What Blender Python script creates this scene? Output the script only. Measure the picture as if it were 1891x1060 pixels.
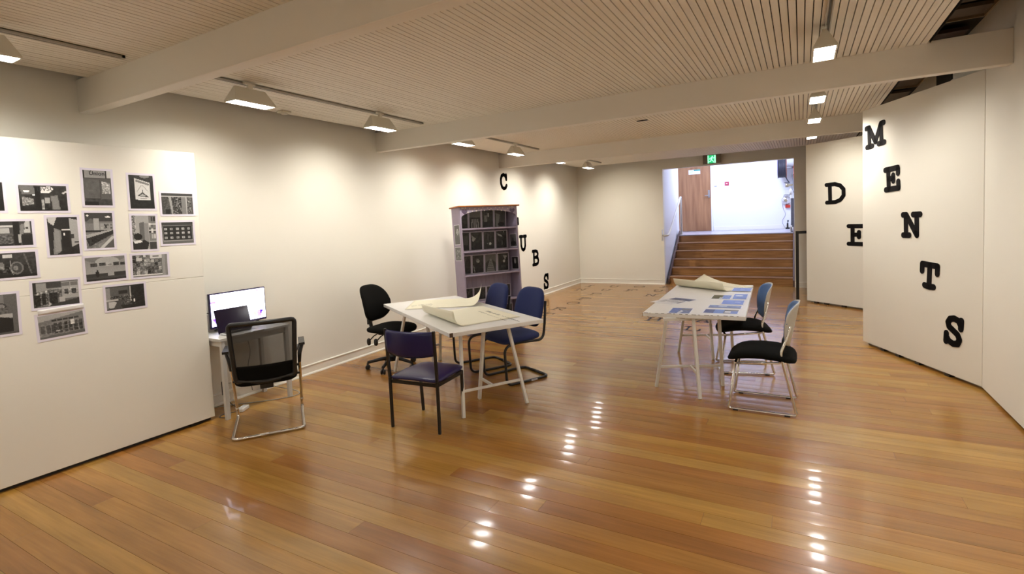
import bpy, bmesh, math, random
import numpy as np
from mathutils import Vector, Matrix
random.seed(7); rng = np.random.RandomState(5)
PI = math.pi
for o in list(bpy.data.objects): bpy.data.objects.remove(o)
S = bpy.context.scene; COL = S.collection

# ------------------------------------------------------------------ camera, world, exposure
cd = bpy.data.cameras.new('camera'); cam = bpy.data.objects.new('camera', cd); COL.objects.link(cam)
S.camera = cam
yaw, pit, rol = -5.14257480e-01, -6.09516122e-02, -4.38799643e-02
fw = Vector((math.sin(yaw)*math.cos(pit), math.cos(yaw)*math.cos(pit), math.sin(pit)))
r0 = Vector((math.cos(yaw), -math.sin(yaw), 0)); u0 = r0.cross(fw)
rt = r0*math.cos(rol)+u0*math.sin(rol); up = -r0*math.sin(rol)+u0*math.cos(rol)
m = Matrix((rt, up, -fw)).transposed().to_4x4(); m.translation = (0, 0, 1.65)
cam.matrix_world = m
cd.sensor_width = 36; cd.lens = 949.25/1891*36; cd.shift_y = -(530-465.9)/1891
cd.clip_start = .05; cd.clip_end = 60
w = bpy.data.worlds.new('world'); S.world = w; w.use_nodes = True
w.node_tree.nodes['Background'].inputs[0].default_value = (.9, .93, 1, 1)
w.node_tree.nodes['Background'].inputs[1].default_value = .02
S.view_settings.view_transform = 'Standard'; S.view_settings.look = 'None'
S.view_settings.exposure = 1.4; S.view_settings.gamma = 1; S.view_settings.use_curve_mapping = False
LAMP_COL = (1.0, .925, .765)
WASH_W = 22; LENS_E = 34; LOBBY_W = 62
WASH_R = 17
# unseen area fill added behind the viewer to raise the room's general light
fd = bpy.data.lights.new('rear_fill', 'AREA'); fd.shape = 'RECTANGLE'; fd.size = 4.5; fd.size_y = 1.6; fd.energy = 10; fd.color = LAMP_COL
fo = bpy.data.objects.new('rear_fill', fd); COL.objects.link(fo); fo.location = (-1.8, -1.9, 2.55); fo.rotation_euler = (.45, 0, 0)

# ------------------------------------------------------------------ materials
def lin(c):
    return tuple((v/255/12.92 if v/255 <= .04045 else ((v/255+.055)/1.055)**2.4) for v in c)
MATS = {}
def mat(name, c=None, rough=.5, metal=0, bump=0, bscale=60, coat=0, var=0, vscale=3, emis=0, spec=None, sheen=0, alpha=1, lc=None):
    if name in MATS: return MATS[name]
    M = bpy.data.materials.new(name); M.use_nodes = True; MATS[name] = M
    nt = M.node_tree; b = nt.nodes['Principled BSDF']
    col = lc or lin(c)
    b.inputs['Base Color'].default_value = (*col, 1)
    b.inputs['Roughness'].default_value = rough; b.inputs['Metallic'].default_value = metal
    if coat: b.inputs['Coat Weight'].default_value = coat; b.inputs['Coat Roughness'].default_value = .08
    if spec is not None: b.inputs['Specular IOR Level'].default_value = spec
    if sheen: b.inputs['Sheen Weight'].default_value = sheen; b.inputs['Sheen Roughness'].default_value = .5
    if alpha < 1: b.inputs['Alpha'].default_value = alpha
    if emis:
        b.inputs['Emission Color'].default_value = (*col, 1); b.inputs['Emission Strength'].default_value = emis
    tc = nt.nodes.new('ShaderNodeTexCoord')
    if var:
        n = nt.nodes.new('ShaderNodeTexNoise'); n.inputs['Scale'].default_value = vscale; n.inputs['Detail'].default_value = 5
        nt.links.new(tc.outputs['Object'], n.inputs['Vector'])
        mx = nt.nodes.new('ShaderNodeMix'); mx.data_type = 'RGBA'
        mx.inputs[6].default_value = (*[v*(1-var) for v in col], 1); mx.inputs[7].default_value = (*[min(1, v*(1+var)) for v in col], 1)
        nt.links.new(n.outputs['Fac'], mx.inputs[0]); nt.links.new(mx.outputs[2], b.inputs['Base Color'])
    if bump:
        n = nt.nodes.new('ShaderNodeTexNoise'); n.inputs['Scale'].default_value = bscale; n.inputs['Detail'].default_value = 3
        nt.links.new(tc.outputs['Object'], n.inputs['Vector'])
        bp = nt.nodes.new('ShaderNodeBump'); bp.inputs['Strength'].default_value = bump; bp.inputs['Distance'].default_value = .002
        nt.links.new(n.outputs['Fac'], bp.inputs['Height']); nt.links.new(bp.outputs['Normal'], b.inputs['Normal'])
    return M

def floor_mat(name, source):
    M = bpy.data.materials.new(name); M.use_nodes = True; nt = M.node_tree; N = nt.nodes; Lk = nt.links
    b = N['Principled BSDF']
    g = N.new('ShaderNodeNewGeometry')
    if source == 'object':
        oi = N.new('ShaderNodeObjectInfo'); rnd = oi.outputs['Random']
    else:
        at = N.new('ShaderNodeAttribute'); at.attribute_name = 'board'; rnd = at.outputs['Fac']
    ramp = N.new('ShaderNodeValToRGB'); Lk.new(rnd, ramp.inputs[0])
    cs = [(0, (166, 124, 68)), (.14, (176, 136, 76)), (.3, (162, 116, 64)), (.45, (180, 142, 82)), (.6, (158, 110, 64)), (.75, (170, 128, 72)), (.9, (148, 101, 60)), (1, (174, 132, 76))]
    el = ramp.color_ramp.elements
    el[0].position = 0; el[0].color = (*lin(cs[0][1]), 1); el[1].position = 1; el[1].color = (*lin(cs[-1][1]), 1)
    for p, c in cs[1:-1]:
        e = el.new(p); e.color = (*lin(c), 1)
    off = N.new('ShaderNodeVectorMath'); off.operation = 'SCALE'; off.inputs[0].default_value = (37, 11, 5); Lk.new(rnd, off.inputs['Scale'])
    add = N.new('ShaderNodeVectorMath'); add.operation = 'ADD'; Lk.new(g.outputs['Position'], add.inputs[0]); Lk.new(off.outputs[0], add.inputs[1])
    mp = N.new('ShaderNodeMapping'); mp.inputs['Scale'].default_value = (1.6, 42, 1); Lk.new(add.outputs[0], mp.inputs[0])
    n = N.new('ShaderNodeTexNoise'); n.inputs['Scale'].default_value = 1.0; n.inputs['Detail'].default_value = 6; n.inputs['Roughness'].default_value = .65; Lk.new(mp.outputs[0], n.inputs['Vector'])
    mp2 = N.new('ShaderNodeMapping'); mp2.inputs['Scale'].default_value = (1.1, 7, 1); Lk.new(add.outputs[0], mp2.inputs[0])
    n2 = N.new('ShaderNodeTexNoise'); n2.inputs['Scale'].default_value = 1.3; n2.inputs['Detail'].default_value = 3; Lk.new(mp2.outputs[0], n2.inputs['Vector'])
    hs = N.new('ShaderNodeHueSaturation'); Lk.new(ramp.outputs[0], hs.inputs['Color'])
    ma = N.new('ShaderNodeMapRange'); ma.inputs[1].default_value = .3; ma.inputs[2].default_value = .7; ma.inputs[3].default_value = .84; ma.inputs[4].default_value = 1.12; Lk.new(n.outputs['Fac'], ma.inputs[0])
    mb = N.new('ShaderNodeMapRange'); mb.inputs[1].default_value = .3; mb.inputs[2].default_value = .7; mb.inputs[3].default_value = .84; mb.inputs[4].default_value = 1.12; Lk.new(n2.outputs['Fac'], mb.inputs[0])
    mu = N.new('ShaderNodeMath'); mu.operation = 'MULTIPLY'; Lk.new(ma.outputs[0], mu.inputs[0]); Lk.new(mb.outputs[0], mu.inputs[1])
    Lk.new(mu.outputs[0], hs.inputs['Value']); hs.inputs['Saturation'].default_value = 1.08
    Lk.new(hs.outputs[0], b.inputs['Base Color'])
    b.inputs['Roughness'].default_value = .27; b.inputs['Specular IOR Level'].default_value = .5
    b.inputs['Coat Weight'].default_value = .35; b.inputs['Coat Roughness'].default_value = .08
    n3 = N.new('ShaderNodeTexNoise'); n3.inputs['Scale'].default_value = 16; n3.inputs['Detail'].default_value = 6; n3.inputs['Roughness'].default_value = .6; Lk.new(g.outputs['Position'], n3.inputs['Vector'])
    bp = N.new('ShaderNodeBump'); bp.inputs['Strength'].default_value = .035; bp.inputs['Distance'].default_value = .002
    Lk.new(n3.outputs['Fac'], bp.inputs['Height']); Lk.new(bp.outputs[0], b.inputs['Normal']); Lk.new(bp.outputs[0], b.inputs['Coat Normal'])
    return M
def wood_mat(name, c1, c2, scale=(3, 3, 40), rough=.4, coat=0):
    M = bpy.data.materials.new(name); M.use_nodes = True; nt = M.node_tree; N = nt.nodes; Lk = nt.links; b = N['Principled BSDF']
    tc = N.new('ShaderNodeTexCoord'); mp = N.new('ShaderNodeMapping'); mp.inputs['Scale'].default_value = scale; Lk.new(tc.outputs['Object'], mp.inputs[0])
    n = N.new('ShaderNodeTexNoise'); n.inputs['Scale'].default_value = 1; n.inputs['Detail'].default_value = 5; Lk.new(mp.outputs[0], n.inputs['Vector'])
    r = N.new('ShaderNodeValToRGB'); r.color_ramp.elements[0].position = .35; r.color_ramp.elements[1].position = .68
    r.color_ramp.elements[0].color = (*lin(c1), 1); r.color_ramp.elements[1].color = (*lin(c2), 1)
    Lk.new(n.outputs['Fac'], r.inputs[0]); Lk.new(r.outputs[0], b.inputs['Base Color'])
    b.inputs['Roughness'].default_value = rough
    if coat: b.inputs['Coat Weight'].default_value = coat
    return M
def attr_mat(name, attr='ink', rough=.42, emis=0):
    M = bpy.data.materials.new(name); M.use_nodes = True; nt = M.node_tree; b = nt.nodes['Principled BSDF']
    a = nt.nodes.new('ShaderNodeVertexColor'); a.layer_name = attr
    nt.links.new(a.outputs['Color'], b.inputs['Base Color']); b.inputs['Roughness'].default_value = rough
    if emis:
        nt.links.new(a.outputs['Color'], b.inputs['Emission Color']); b.inputs['Emission Strength'].default_value = emis
        b.inputs['Base Color'].default_value = (.02, .02, .02, 1); nt.links.remove(b.inputs['Base Color'].links[0])
    return M
wallm = mat('warm white wall paint', lc=(.82, .80, .735), rough=.75, bump=.08, bscale=90, spec=.3)
panelm = mat('display panel paint', lc=(.81, .79, .725), rough=.7, bump=.1, bscale=40, spec=.3)
slatm = mat('painted ceiling slat', lc=(.80, .755, .67), rough=.65, spec=.3)
slatm_o = slatm
beamm = mat('painted beam', lc=(.80, .765, .70), rough=.65, spec=.3)
skirtm = mat('skirting gloss paint', lc=(.84, .82, .76), rough=.3)
darkm = mat('dark void', lc=(.010, .009, .008), rough=.9)
brownm = mat('brown void board', lc=(.085, .055, .03), rough=.7)
blackp = mat('black plastic', lc=(.012, .012, .012), rough=.35, bump=.1)
blackf = mat('black chair fabric', lc=(.006, .006, .0055), rough=1, bump=.2, bscale=400, spec=.12)
bluef = mat('blue chair fabric', lc=(.024, .036, .125), rough=.9, bump=.3, bscale=450, spec=.2, sheen=.08)
vinylm = mat('indigo vinyl', lc=(.009, .007, .080), rough=.28, bump=.12, bscale=220, spec=.5)
pbluem = mat('sky blue back fabric', lc=(.055, .15, .38), rough=.85, bump=.4, bscale=420, sheen=.2)
shellm = mat('pale grey shell plastic', lc=(.55, .55, .52), rough=.4)
chrome = mat('chrome tube', lc=(.72, .70, .67), rough=.16, metal=1)
blackt = mat('black enamel tube', lc=(.008, .008, .008), rough=.28)
whitet = mat('white enamel tube', lc=(.74, .72, .66), rough=.35)
greyt = mat('pale grey table frame', lc=(.58, .57, .54), rough=.4)
topm = mat('white table top', lc=(.80, .79, .76), rough=.4, var=.04, vscale=6)
wearm = mat('worn brown edge', lc=(.10, .06, .035), rough=.8)
creamp = mat('cream paper', lc=(.86, .82, .64), rough=.65)
whitep = mat('white paper', lc=(.82, .82, .84), rough=.55)
inkm = mat('marker ink', lc=(.03, .03, .035), rough=.6)
letm = mat('black cut letter', lc=(.008, .007, .008), rough=.8, spec=.15)
fletm = mat('grey floor letter', lc=(.045, .048, .065), rough=.75, spec=.15)
lilac = mat('lilac furniture paint', lc=(.36, .31, .42), rough=.55, var=.08, vscale=8)
lilacd = mat('deep lilac paint', lc=(.10, .07, .12), rough=.55)
spong = mat('cream sponge paint', lc=(.72, .66, .52), rough=.6)
fixm = mat('track light housing', lc=(.66, .63, .54), rough=.45)
trackm = mat('track rail', lc=(.42, .40, .35), rough=.4)
lensm = mat('lamp lens', lc=(1, .97, .93), rough=.3, emis=LENS_E)
lobbym = mat('lobby wall paint', lc=(.80, .80, .82), rough=.7)
lobfl = mat('lobby grey vinyl', lc=(.40, .38, .42), rough=.35)
stairw = wood_mat('stair timber', (150, 104, 58), (190, 142, 88), (2, 8, 40), .35, .3)
nosem = wood_mat('stair nosing', (140, 102, 74), (176, 138, 104), (2, 8, 40), .4)
stringm = mat('stringer brown', lc=(.13, .075, .06), rough=.45)
doorw = wood_mat('door veneer', (140, 98, 66), (168, 124, 86), (14, 3, 1.2), .4)
orangew = wood_mat('orange pine', (150, 84, 32), (190, 120, 56), (4, 20, 4), .4)
chromed = mat('satin metal', lc=(.45, .46, .48), rough=.3, metal=1)
redm = mat('red plastic', lc=(.50, .035, .02), rough=.35)
printm = attr_mat('printed photo'); screenm = attr_mat('screen picture', emis=2.6)
greenm = mat('exit sign green', lc=(.01, .30, .10), rough=.4, emis=.7)
paleg = mat('exit sign figure', lc=(.30, .85, .48), rough=.4, emis=.7)
bronze = mat('brown metal plate', lc=(.20, .165, .13), rough=.35)
tealm = mat('teal print', lc=(.02, .32, .28), rough=.5)
whitepl = mat('white plastic', lc=(.75, .75, .73), rough=.4)
silverm = mat('silver laptop', lc=(.60, .60, .60), rough=.35, metal=.3)
lapm = mat('laptop glass', lc=(.008, .004, .02), rough=.12)
purplem = mat('monitor bezel', lc=(.015, .008, .05), rough=.3)
meshm = mat('chair mesh cloth', lc=(.03, .03, .03), rough=.8, alpha=.52)
greycord = mat('grey cord', lc=(.35, .33, .28), rough=.5)

# ------------------------------------------------------------------ mesh helpers
class MB:
    def __init__(s): s.v = []; s.f = []; s.m = []; s.s = []
    def add(s, vs, fs, m=0, smooth=False):
        o = len(s.v); s.v += [tuple(v) for v in vs]
        for f in fs: s.f.append(tuple(i+o for i in f)); s.m.append(m); s.s.append(smooth)
        return s
    def box(s, c, d, rot=0, m=0, mtx=None):
        x, y, z = d[0]/2, d[1]/2, d[2]/2
        vs = [Vector((a*x, b*y, e*z)) for e in (-1, 1) for b in (-1, 1) for a in (-1, 1)]
        R = mtx or Matrix.Rotation(rot, 3, 'Z')
        vs = [R @ v + Vector(c) for v in vs]
        return s.add(vs, [(0, 2, 3, 1), (4, 5, 7, 6), (0, 1, 5, 4), (2, 6, 7, 3), (0, 4, 6, 2), (1, 3, 7, 5)], m)
    def bb(s, x0, x1, y0, y1, z0, z1, m=0):
        return s.box(((x0+x1)/2, (y0+y1)/2, (z0+z1)/2), (abs(x1-x0), abs(y1-y0), abs(z1-z0)), m=m)
    def bar(s, a, b, wx, wy, m=0, ref=(0, 0, 1)):
        a = Vector(a); b = Vector(b); d = b-a; L = d.length; d.normalize(); rf = Vector(ref)
        if abs(d.dot(rf)) > .95: rf = Vector((0, 1, 0))
        x = d.cross(rf).normalized(); y = x.cross(d)
        R = Matrix((x, y, d)).transposed()
        return s.box((a+b)/2, (wx, wy, L), m=m, mtx=R)
    def tube(s, path, r, seg=10, m=0, closed=False, rs=None):
        P = [Vector(p) for p in path]; n = len(P); T = []
        for i in range(n):
            if closed: t = P[(i+1) % n]-P[i-1]
            else: t = P[min(i+1, n-1)]-P[max(i-1, 0)]
            T.append(t.normalized())
        ref = Vector((0, 0, 1)) if abs(T[0].z) < .9 else Vector((1, 0, 0))
        x = T[0].cross(ref).normalized(); rings = []
        for i in range(n):
            x = (x-T[i]*x.dot(T[i])).normalized(); y = T[i].cross(x); rr = rs[i] if rs else r
            rings.append([P[i]+(x*math.cos(2*PI*k/seg)+y*math.sin(2*PI*k/seg))*rr for k in range(seg)])
        vs = [v for q in rings for v in q]; fs = []
        for i in range(n if closed else n-1):
            j = (i+1) % n
            for k in range(seg):
                l = (k+1) % seg; fs.append((i*seg+k, i*seg+l, j*seg+l, j*seg+k))
        s.add(vs, fs, m, True)
        if not closed:
            o = len(s.v)-len(vs)
            s.f.append(tuple(o+k for k in range(seg))[::-1]); s.m.append(m); s.s.append(False)
            s.f.append(tuple(o+(n-1)*seg+k for k in range(seg))); s.m.append(m); s.s.append(False)
        return s
    def lathe(s, prof, seg=20, c=(0, 0, 0), m=0, smooth=True, axis='Z'):
        vs = []; fs = []
        for r, z in prof:
            for k in range(seg):
                a = 2*PI*k/seg; p = (r*math.cos(a), r*math.sin(a), z)
                if axis == 'X': p = (z, p[0], p[1])
                elif axis == 'Y': p = (p[1], z, p[0])
                vs.append((p[0]+c[0], p[1]+c[1], p[2]+c[2]))
        n = len(prof)
        for i in range(n-1):
            for k in range(seg):
                l = (k+1) % seg; fs.append((i*seg+k, i*seg+l, (i+1)*seg+l, (i+1)*seg+k))
        s.add(vs, fs, m, smooth); o = len(s.v)-len(vs)
        s.f.append(tuple(o+k for k in range(seg))[::-1]); s.m.append(m); s.s.append(False)
        s.f.append(tuple(o+(n-1)*seg+k for k in range(seg))); s.m.append(m); s.s.append(False)
        return s
    def ell(s, c, abc, e1=.3, e2=.6, nu=32, nv=12, m=0, fn=None, mtx=None):
        def pw(v, e): return math.copysign(abs(v)**e, v)
        vs = []; fs = []
        for j in range(1, nv):
            ph = -PI/2+PI*j/nv
            for i in range(nu):
                th = 2*PI*i/nu
                vs.append((abc[0]*pw(math.cos(ph), e2)*pw(math.cos(th), e1), abc[1]*pw(math.cos(ph), e2)*pw(math.sin(th), e1), abc[2]*pw(math.sin(ph), e2)))
        vs.append((0, 0, -abc[2])); vs.append((0, 0, abc[2]))
        for j in range(nv-2):
            for i in range(nu):
                k = (i+1) % nu; fs.append((j*nu+i, j*nu+k, (j+1)*nu+k, (j+1)*nu+i))
        b_ = (nv-1)*nu
        for i in range(nu):
            k = (i+1) % nu; fs.append((k, i, b_)); fs.append(((nv-2)*nu+i, (nv-2)*nu+k, b_+1))
        if fn: vs = [fn(*v) for v in vs]
        if mtx: vs = [tuple(mtx @ Vector(v)) for v in vs]
        vs = [(v[0]+c[0], v[1]+c[1], v[2]+c[2]) for v in vs]
        return s.add(vs, fs, m, True)
    def prism(s, pts, z0, z1, m=0, fn=lambda x, y, z: (x, y, z)):
        n = len(pts); vs = [fn(x, y, z0) for x, y in pts]+[fn(x, y, z1) for x, y in pts]
        fs = [tuple(range(n))[::-1], tuple(range(n, 2*n))]+[(i, (i+1) % n, n+(i+1) % n, n+i) for i in range(n)]
        return s.add(vs, fs, m)
    def sheet(s, nx, ny, fn, th=.0008, m=0):
        # curved sheet with real thickness; fn(u,v)->point
        P = [[Vector(fn(i/nx, j/ny)) for i in range(nx+1)] for j in range(ny+1)]
        def nrm(i, j):
            a = P[j][min(i+1, nx)]-P[j][max(i-1, 0)]; b = P[min(j+1, ny)][i]-P[max(j-1, 0)][i]
            return a.cross(b).normalized()
        vs = []
        for sg in (1, 0):
            for j in range(ny+1):
                for i in range(nx+1): vs.append(P[j][i]+nrm(i, j)*th*sg)
        K = (nx+1)*(ny+1); fs = []
        q = lambda i, j: j*(nx+1)+i
        for j in range(ny):
            for i in range(nx):
                fs.append((q(i, j), q(i+1, j), q(i+1, j+1), q(i, j+1))); fs.append((K+q(i, j+1), K+q(i+1, j+1), K+q(i+1, j), K+q(i, j)))
        ed = [q(i, 0) for i in range(nx+1)]+[q(nx, j) for j in range(1, ny+1)]+[q(i, ny) for i in range(nx-1, -1, -1)]+[q(0, j) for j in range(ny-1, 0, -1)]
        for a, b in zip(ed, ed[1:]+ed[:1]): fs.append((a, K+a, K+b, b))
        return s.add(vs, fs, m, True)
    def build(s, name, mats, parent=None, loc=None, bevel=0, seg=1, mtx=None):
        me = bpy.data.meshes.new(name); me.from_pydata(s.v, [], s.f); me.update()
        if not isinstance(mats, (list, tuple)): mats = [mats]
        for q in mats: me.materials.append(q)
        me.polygons.foreach_set('material_index', s.m); me.polygons.foreach_set('use_smooth', s.s)
        if bevel:
            bm = bmesh.new(); bm.from_mesh(me)
            bmesh.ops.bevel(bm, geom=[e for e in bm.edges if len(e.link_faces) == 2 and e.calc_face_angle() > .6], offset=bevel, segments=seg, affect='EDGES', clamp_overlap=True)
            bm.to_mesh(me); bm.free()
        o = bpy.data.objects.new(name, me); COL.objects.link(o)
        if parent: o.parent = parent
        if mtx: o.matrix_basis = mtx
        if loc: o.location = loc
        return o
def tag(o, label=None, cat=None, group=None, kind=None):
    if label: o['label'] = label
    if cat: o['category'] = cat
    if group: o['group'] = group
    if kind: o['kind'] = kind
    return o
def empty(name, loc, rz=0, rot=None):
    o = bpy.data.objects.new(name, None); COL.objects.link(o); o.location = loc
    o.rotation_euler = rot or (0, 0, rz); o.empty_display_size = .05
    return o
def kids(o): return [c for c in bpy.data.objects if c.parent == o]
def copy_tree(o, parent=None):
    c = o.copy(); COL.objects.link(c); c.parent = parent
    for ch in kids(o): copy_tree(ch, c)
    return c
def struct(mb, name, m, parent=None, bevel=0, label=None):
    o = mb.build(name, m, parent, bevel=bevel)
    if not parent: o['kind'] = 'structure'
    if label: o['label'] = label
    return o
def arc(c, r, a0, a1, n, ax=0, ay=2, base=(0, 0, 0)):
    out = []
    for i in range(n+1):
        a = a0+(a1-a0)*i/n; p = list(base); p[ax] = c[0]+r*math.cos(a); p[ay] = c[1]+r*math.sin(a); out.append(tuple(p))
    return out
def rounded(path, r, n=5):
    # round the corners of a 3-D polyline
    P = [Vector(p) for p in path]; out = [P[0]]
    for i in range(1, len(P)-1):
        a, b, c = P[i-1], P[i], P[i+1]; d1 = (a-b); d2 = (c-b)
        rr = min(r, d1.length*.49, d2.length*.49); p0 = b+d1.normalized()*rr; p1 = b+d2.normalized()*rr
        for k in range(n+1):
            t = k/n; out.append(p0*(1-t)**2+b*2*t*(1-t)+p1*t*t)
    out.append(P[-1]); return out
def rclosed(path, r, n=5):
    P = [Vector(p) for p in path]; out = []; L = len(P)
    for i in range(L):
        a, b, c = P[i-1], P[i], P[(i+1) % L]; d1 = (a-b); d2 = (c-b)
        rr = min(r, d1.length*.49, d2.length*.49); p0 = b+d1.normalized()*rr; p1 = b+d2.normalized()*rr
        for k in range(n+1):
            t = k/n; out.append(p0*(1-t)**2+b*2*t*(1-t)+p1*t*t)
    return out
def text_obj(txt, size, m, parent, mtx, shear=0, th=.0006, bold=0):
    cu = bpy.data.curves.new('t', 'FONT'); cu.body = txt; cu.size = size; cu.extrude = th/2; cu.shear = shear; cu.offset = bold
    cu.align_x = 'CENTER'; cu.align_y = 'CENTER'; cu.resolution_u = 3
    t = bpy.data.objects.new('t', cu); COL.objects.link(t)
    dg = bpy.context.evaluated_depsgraph_get(); me = bpy.data.meshes.new_from_object(t.evaluated_get(dg))
    bpy.data.objects.remove(t)
    me.materials.clear(); me.materials.append(m)
    o = bpy.data.objects.new('lettering', me); COL.objects.link(o); o.parent = parent; o.matrix_basis = mtx
    return o

# ------------------------------------------------------------------ the room shell
XL, XR, YF, YB = -4.92, 1.36, 12.2, -3.0
struct(MB().bb(XL-.12, XL, YB, YF+.15, 0, 3.6), 'wall_left', wallm)
struct(MB().bb(XR, XR+.12, YB, YF+.15, .025, 3.7), 'wall_right', wallm)
struct(MB().bb(XL-.12, XR+.12, YB-.12, YB, 0, 3.7), 'wall_back', wallm)
OX0, OX1, OZ = -2.80, -.13, 2.69
mb = MB().bb(XL, OX0, YF, YF+.15, 0, 3.7); mb.bb(OX1, XR, YF, YF+.15, 0, 3.7); mb.bb(OX0, OX1, YF, YF+.15, OZ, 3.7)
struct(mb, 'wall_far', wallm)
# floor: boards laid across the room, each slightly crowned
fl = struct(MB().bb(XL-.1, XR+.1, YB-.1, YF+.5, -.06, -.0035), 'floor', mat('joint filler', lc=(.11, .06, .03), rough=.6))
fm_o = floor_mat('oiled hardwood board', 'object'); fm_a = floor_mat('oiled hardwood boards', 'attr')
BW = .125
def board_geo(x0, x1, y0, crown):
    # crowned top strip with its own vertices, then sides and ends
    g = .0008 if y0 < 6.4 else .0005; vs = []; ys = [0, .2, .4, .6, .8, 1]; K = len(ys); xa, xb = x0+.0006, x1-.0006
    for x in (xa, xb):
        for t in ys: vs.append((x, y0+g+(BW-2*g)*t, -crown*(2*t-1)**2))
    fs = [(i, i+K, i+1+K, i+1) for i in range(K-1)]
    o = len(vs)
    for x in (xa, xb):
        for yy in (y0+g, y0+BW-g):
            for z in (-.012, -crown): vs.append((x, yy, z))
    fs += [(o, o+4, o+5, o+1), (o+2, o+3, o+7, o+6), (o, o+1, o+3, o+2), (o+4, o+6, o+7, o+5)]
    return vs, fs
rows = []; y = YB
while y < YF+.3: rows.append(y); y += BW
rest = MB(); cnt = 0; vals = []
meshes = {}
for y in rows:
    x = XL-random.uniform(0, 1.5); crown = random.choice((.0005, .0006, .0007)) if y < 6.4 else .00025
    while x < XR+.05:
        L = random.choice((1.2, 1.8, 2.4, 3.0, 3.6, 4.2, 5.0)); x1 = min(x+L, XR+.05); x0 = max(x, XL-.02)
        if x1-x0 > .05:
            if y > .55 and cnt < 288:
                key = (round(L, 1), crown)
                if abs((x1-x0)-L) < 1e-4 and key in meshes:
                    o = bpy.data.objects.new('floor_board', meshes[key]); COL.objects.link(o)
                else:
                    vs, fs = board_geo(0, x1-x0, 0, crown); q = MB().add(vs, fs, 0, True); q.s = [i_ < 5 for i_ in range(len(fs))]
                    o = q.build('floor_board', fm_o)
                    if abs((x1-x0)-L) < 1e-4: meshes[key] = o.data
                o.location = (x0, y, 0); o.parent = fl; cnt += 1
            else:
                vs, fs = board_geo(x0, x1, y, crown); rest.add(vs, fs, 0, True); rest.s[-len(fs):] = [i_ < 5 for i_ in range(len(fs))]; vals += [random.random()]*len(fs)
        x += L
ro = rest.build('floor_boards', fm_a, fl); ro['kind'] = 'stuff'
at = ro.data.attributes.new('board', 'FLOAT', 'FACE'); at.data.foreach_set('value', vals)
# ceiling: slats along the room between four beams, dark gaps
ZC = 2.88
ce = struct(MB().bb(-4.78, .875, YB, 11.9, 2.905, 2.93), 'ceiling', darkm)
struct(MB().bb(XL-.1, XR+.1, YB-.1, YF+.1, 3.62, 3.70), 'ceiling_upper', darkm)
struct(MB().bb(.878, XR, YB, 11.9, 3.19, 3.25), 'ceiling_void', darkm)
bays = [(YB, 1.92), (2.01, 5.155), (5.245, 8.35), (8.44, 11.82)]
P = .0462; GAP = .0065; xs = []; x = .865-P
while x > -4.77: xs.append(x); x -= P
restS = MB(); cnt = 0; sm = {}
for bi in (1, 0, 2, 3):
    y0, y1 = bays[bi]
    for x in xs:
        if cnt < 290 and bi < 3:
            if bi not in sm:
                o = MB().bb(0, P-GAP, 0, y1-y0, 0, .02).build('ceiling_slat', slatm_o); sm[bi] = o.data
            else:
                o = bpy.data.objects.new('ceiling_slat', sm[bi]); COL.objects.link(o)
            o.location = (x, y0, ZC+random.uniform(-.0008, .0008)); o.parent = ce; cnt += 1
        else:
            restS.bb(x, x+P-GAP, y0, y1, ZC, ZC+.02)
ro = restS.build('ceiling_slats', slatm_o, ce); ro['kind'] = 'stuff'
MB().bb(-1.86, -1.72, 6.74, 6.765, ZC-.012, ZC-.001).build('slot_fitting', blackp, ce)
for i, (yy, lb) in enumerate(((-1.5, 'white ceiling beam behind the viewer'), (1.92, 'nearest white ceiling beam, crossing top left of the picture'), (5.155, 'long white ceiling beam above the tables'), (8.35, 'farthest white ceiling beam before the stair wall'))):
    o = struct(MB().bb(XL, XR, yy, yy+.09, 2.64, 2.895), 'trim_%d' % (i+1), beamm, bevel=.003); o['label'] = lb
# service void beside the slats
struct(MB().bb(.8755, .878, YB, 11.9, 2.88, 3.62), 'trim_5', darkm)
mb = MB(); mb.bb(.88, 1.27, 2.02, 5.10, 3.12, 3.15); mb.bb(.88, 1.27, 5.25, 5.49, 3.12, 3.15); mb.bb(.88, 1.27, 7.66, 8.2, 3.12, 3.15); mb.bb(.88, 1.27, 8.6, 10.4, 3.12, 3.15)
struct(mb, 'trim_6', brownm)
struct(MB().bb(.88, 1.27, 5.9, 7.60, 3.12, 3.15), 'trim_9', mat('dark red board', lc=(.035, .014, .008), rough=.8))
mb = MB(); mb.bb(1.27, 1.282, 2.0, 5.50, 3.10, 3.18); mb.bb(.88, 1.27, 5.49, 5.505, 3.10, 3.18); mb.bb(.88, 1.27, 7.60, 7.64, 3.10, 3.18); mb.bb(1.27, 1.282, 7.6, 8.2, 3.10, 3.18); mb.bb(.88, 1.27, 8.2, 8.215, 3.10, 3.18)
struct(mb, 'trim_7', mat('ply edge', lc=(.24, .17, .09), rough=.7))
struct(MB().bb(1.352, 1.36, 6.9, 7.6, 2.90, 3.10), 'trim_10', darkm)
# skirting boards with a bead on top and a quarter round at the foot
def skirt(name, a, b, nrm):
    a = Vector(a); b = Vector(b); d = (b-a).normalized(); n = Vector(nrm); L = (b-a).length
    prof = [(0, 0), (.026, 0), (.026, .010), (.018, .022), (.012, .024), (.012, .098), (.018, .102), (.018, .110), (.008, .116), (0, .116)]
    q = MB(); K = len(prof); vs = []
    for t in (0, L):
        for u, z in prof: vs.append(tuple(a+d*t+n*u+Vector((0, 0, z))))
    fs = [(i, (i+1) % K, K+(i+1) % K, K+i) for i in range(K)]+[tuple(range(K))[::-1], tuple(range(K, 2*K))]
    q.add(vs, fs); o = struct(q, name, skirtm)
    bm = bmesh.new(); bm.from_mesh(o.data); bmesh.ops.recalc_face_normals(bm, faces=bm.faces); bm.to_mesh(o.data); bm.free()
skirt('baseboard_left', (XL, YB, 0), (XL, YF, 0), (1, 0, 0))
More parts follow.
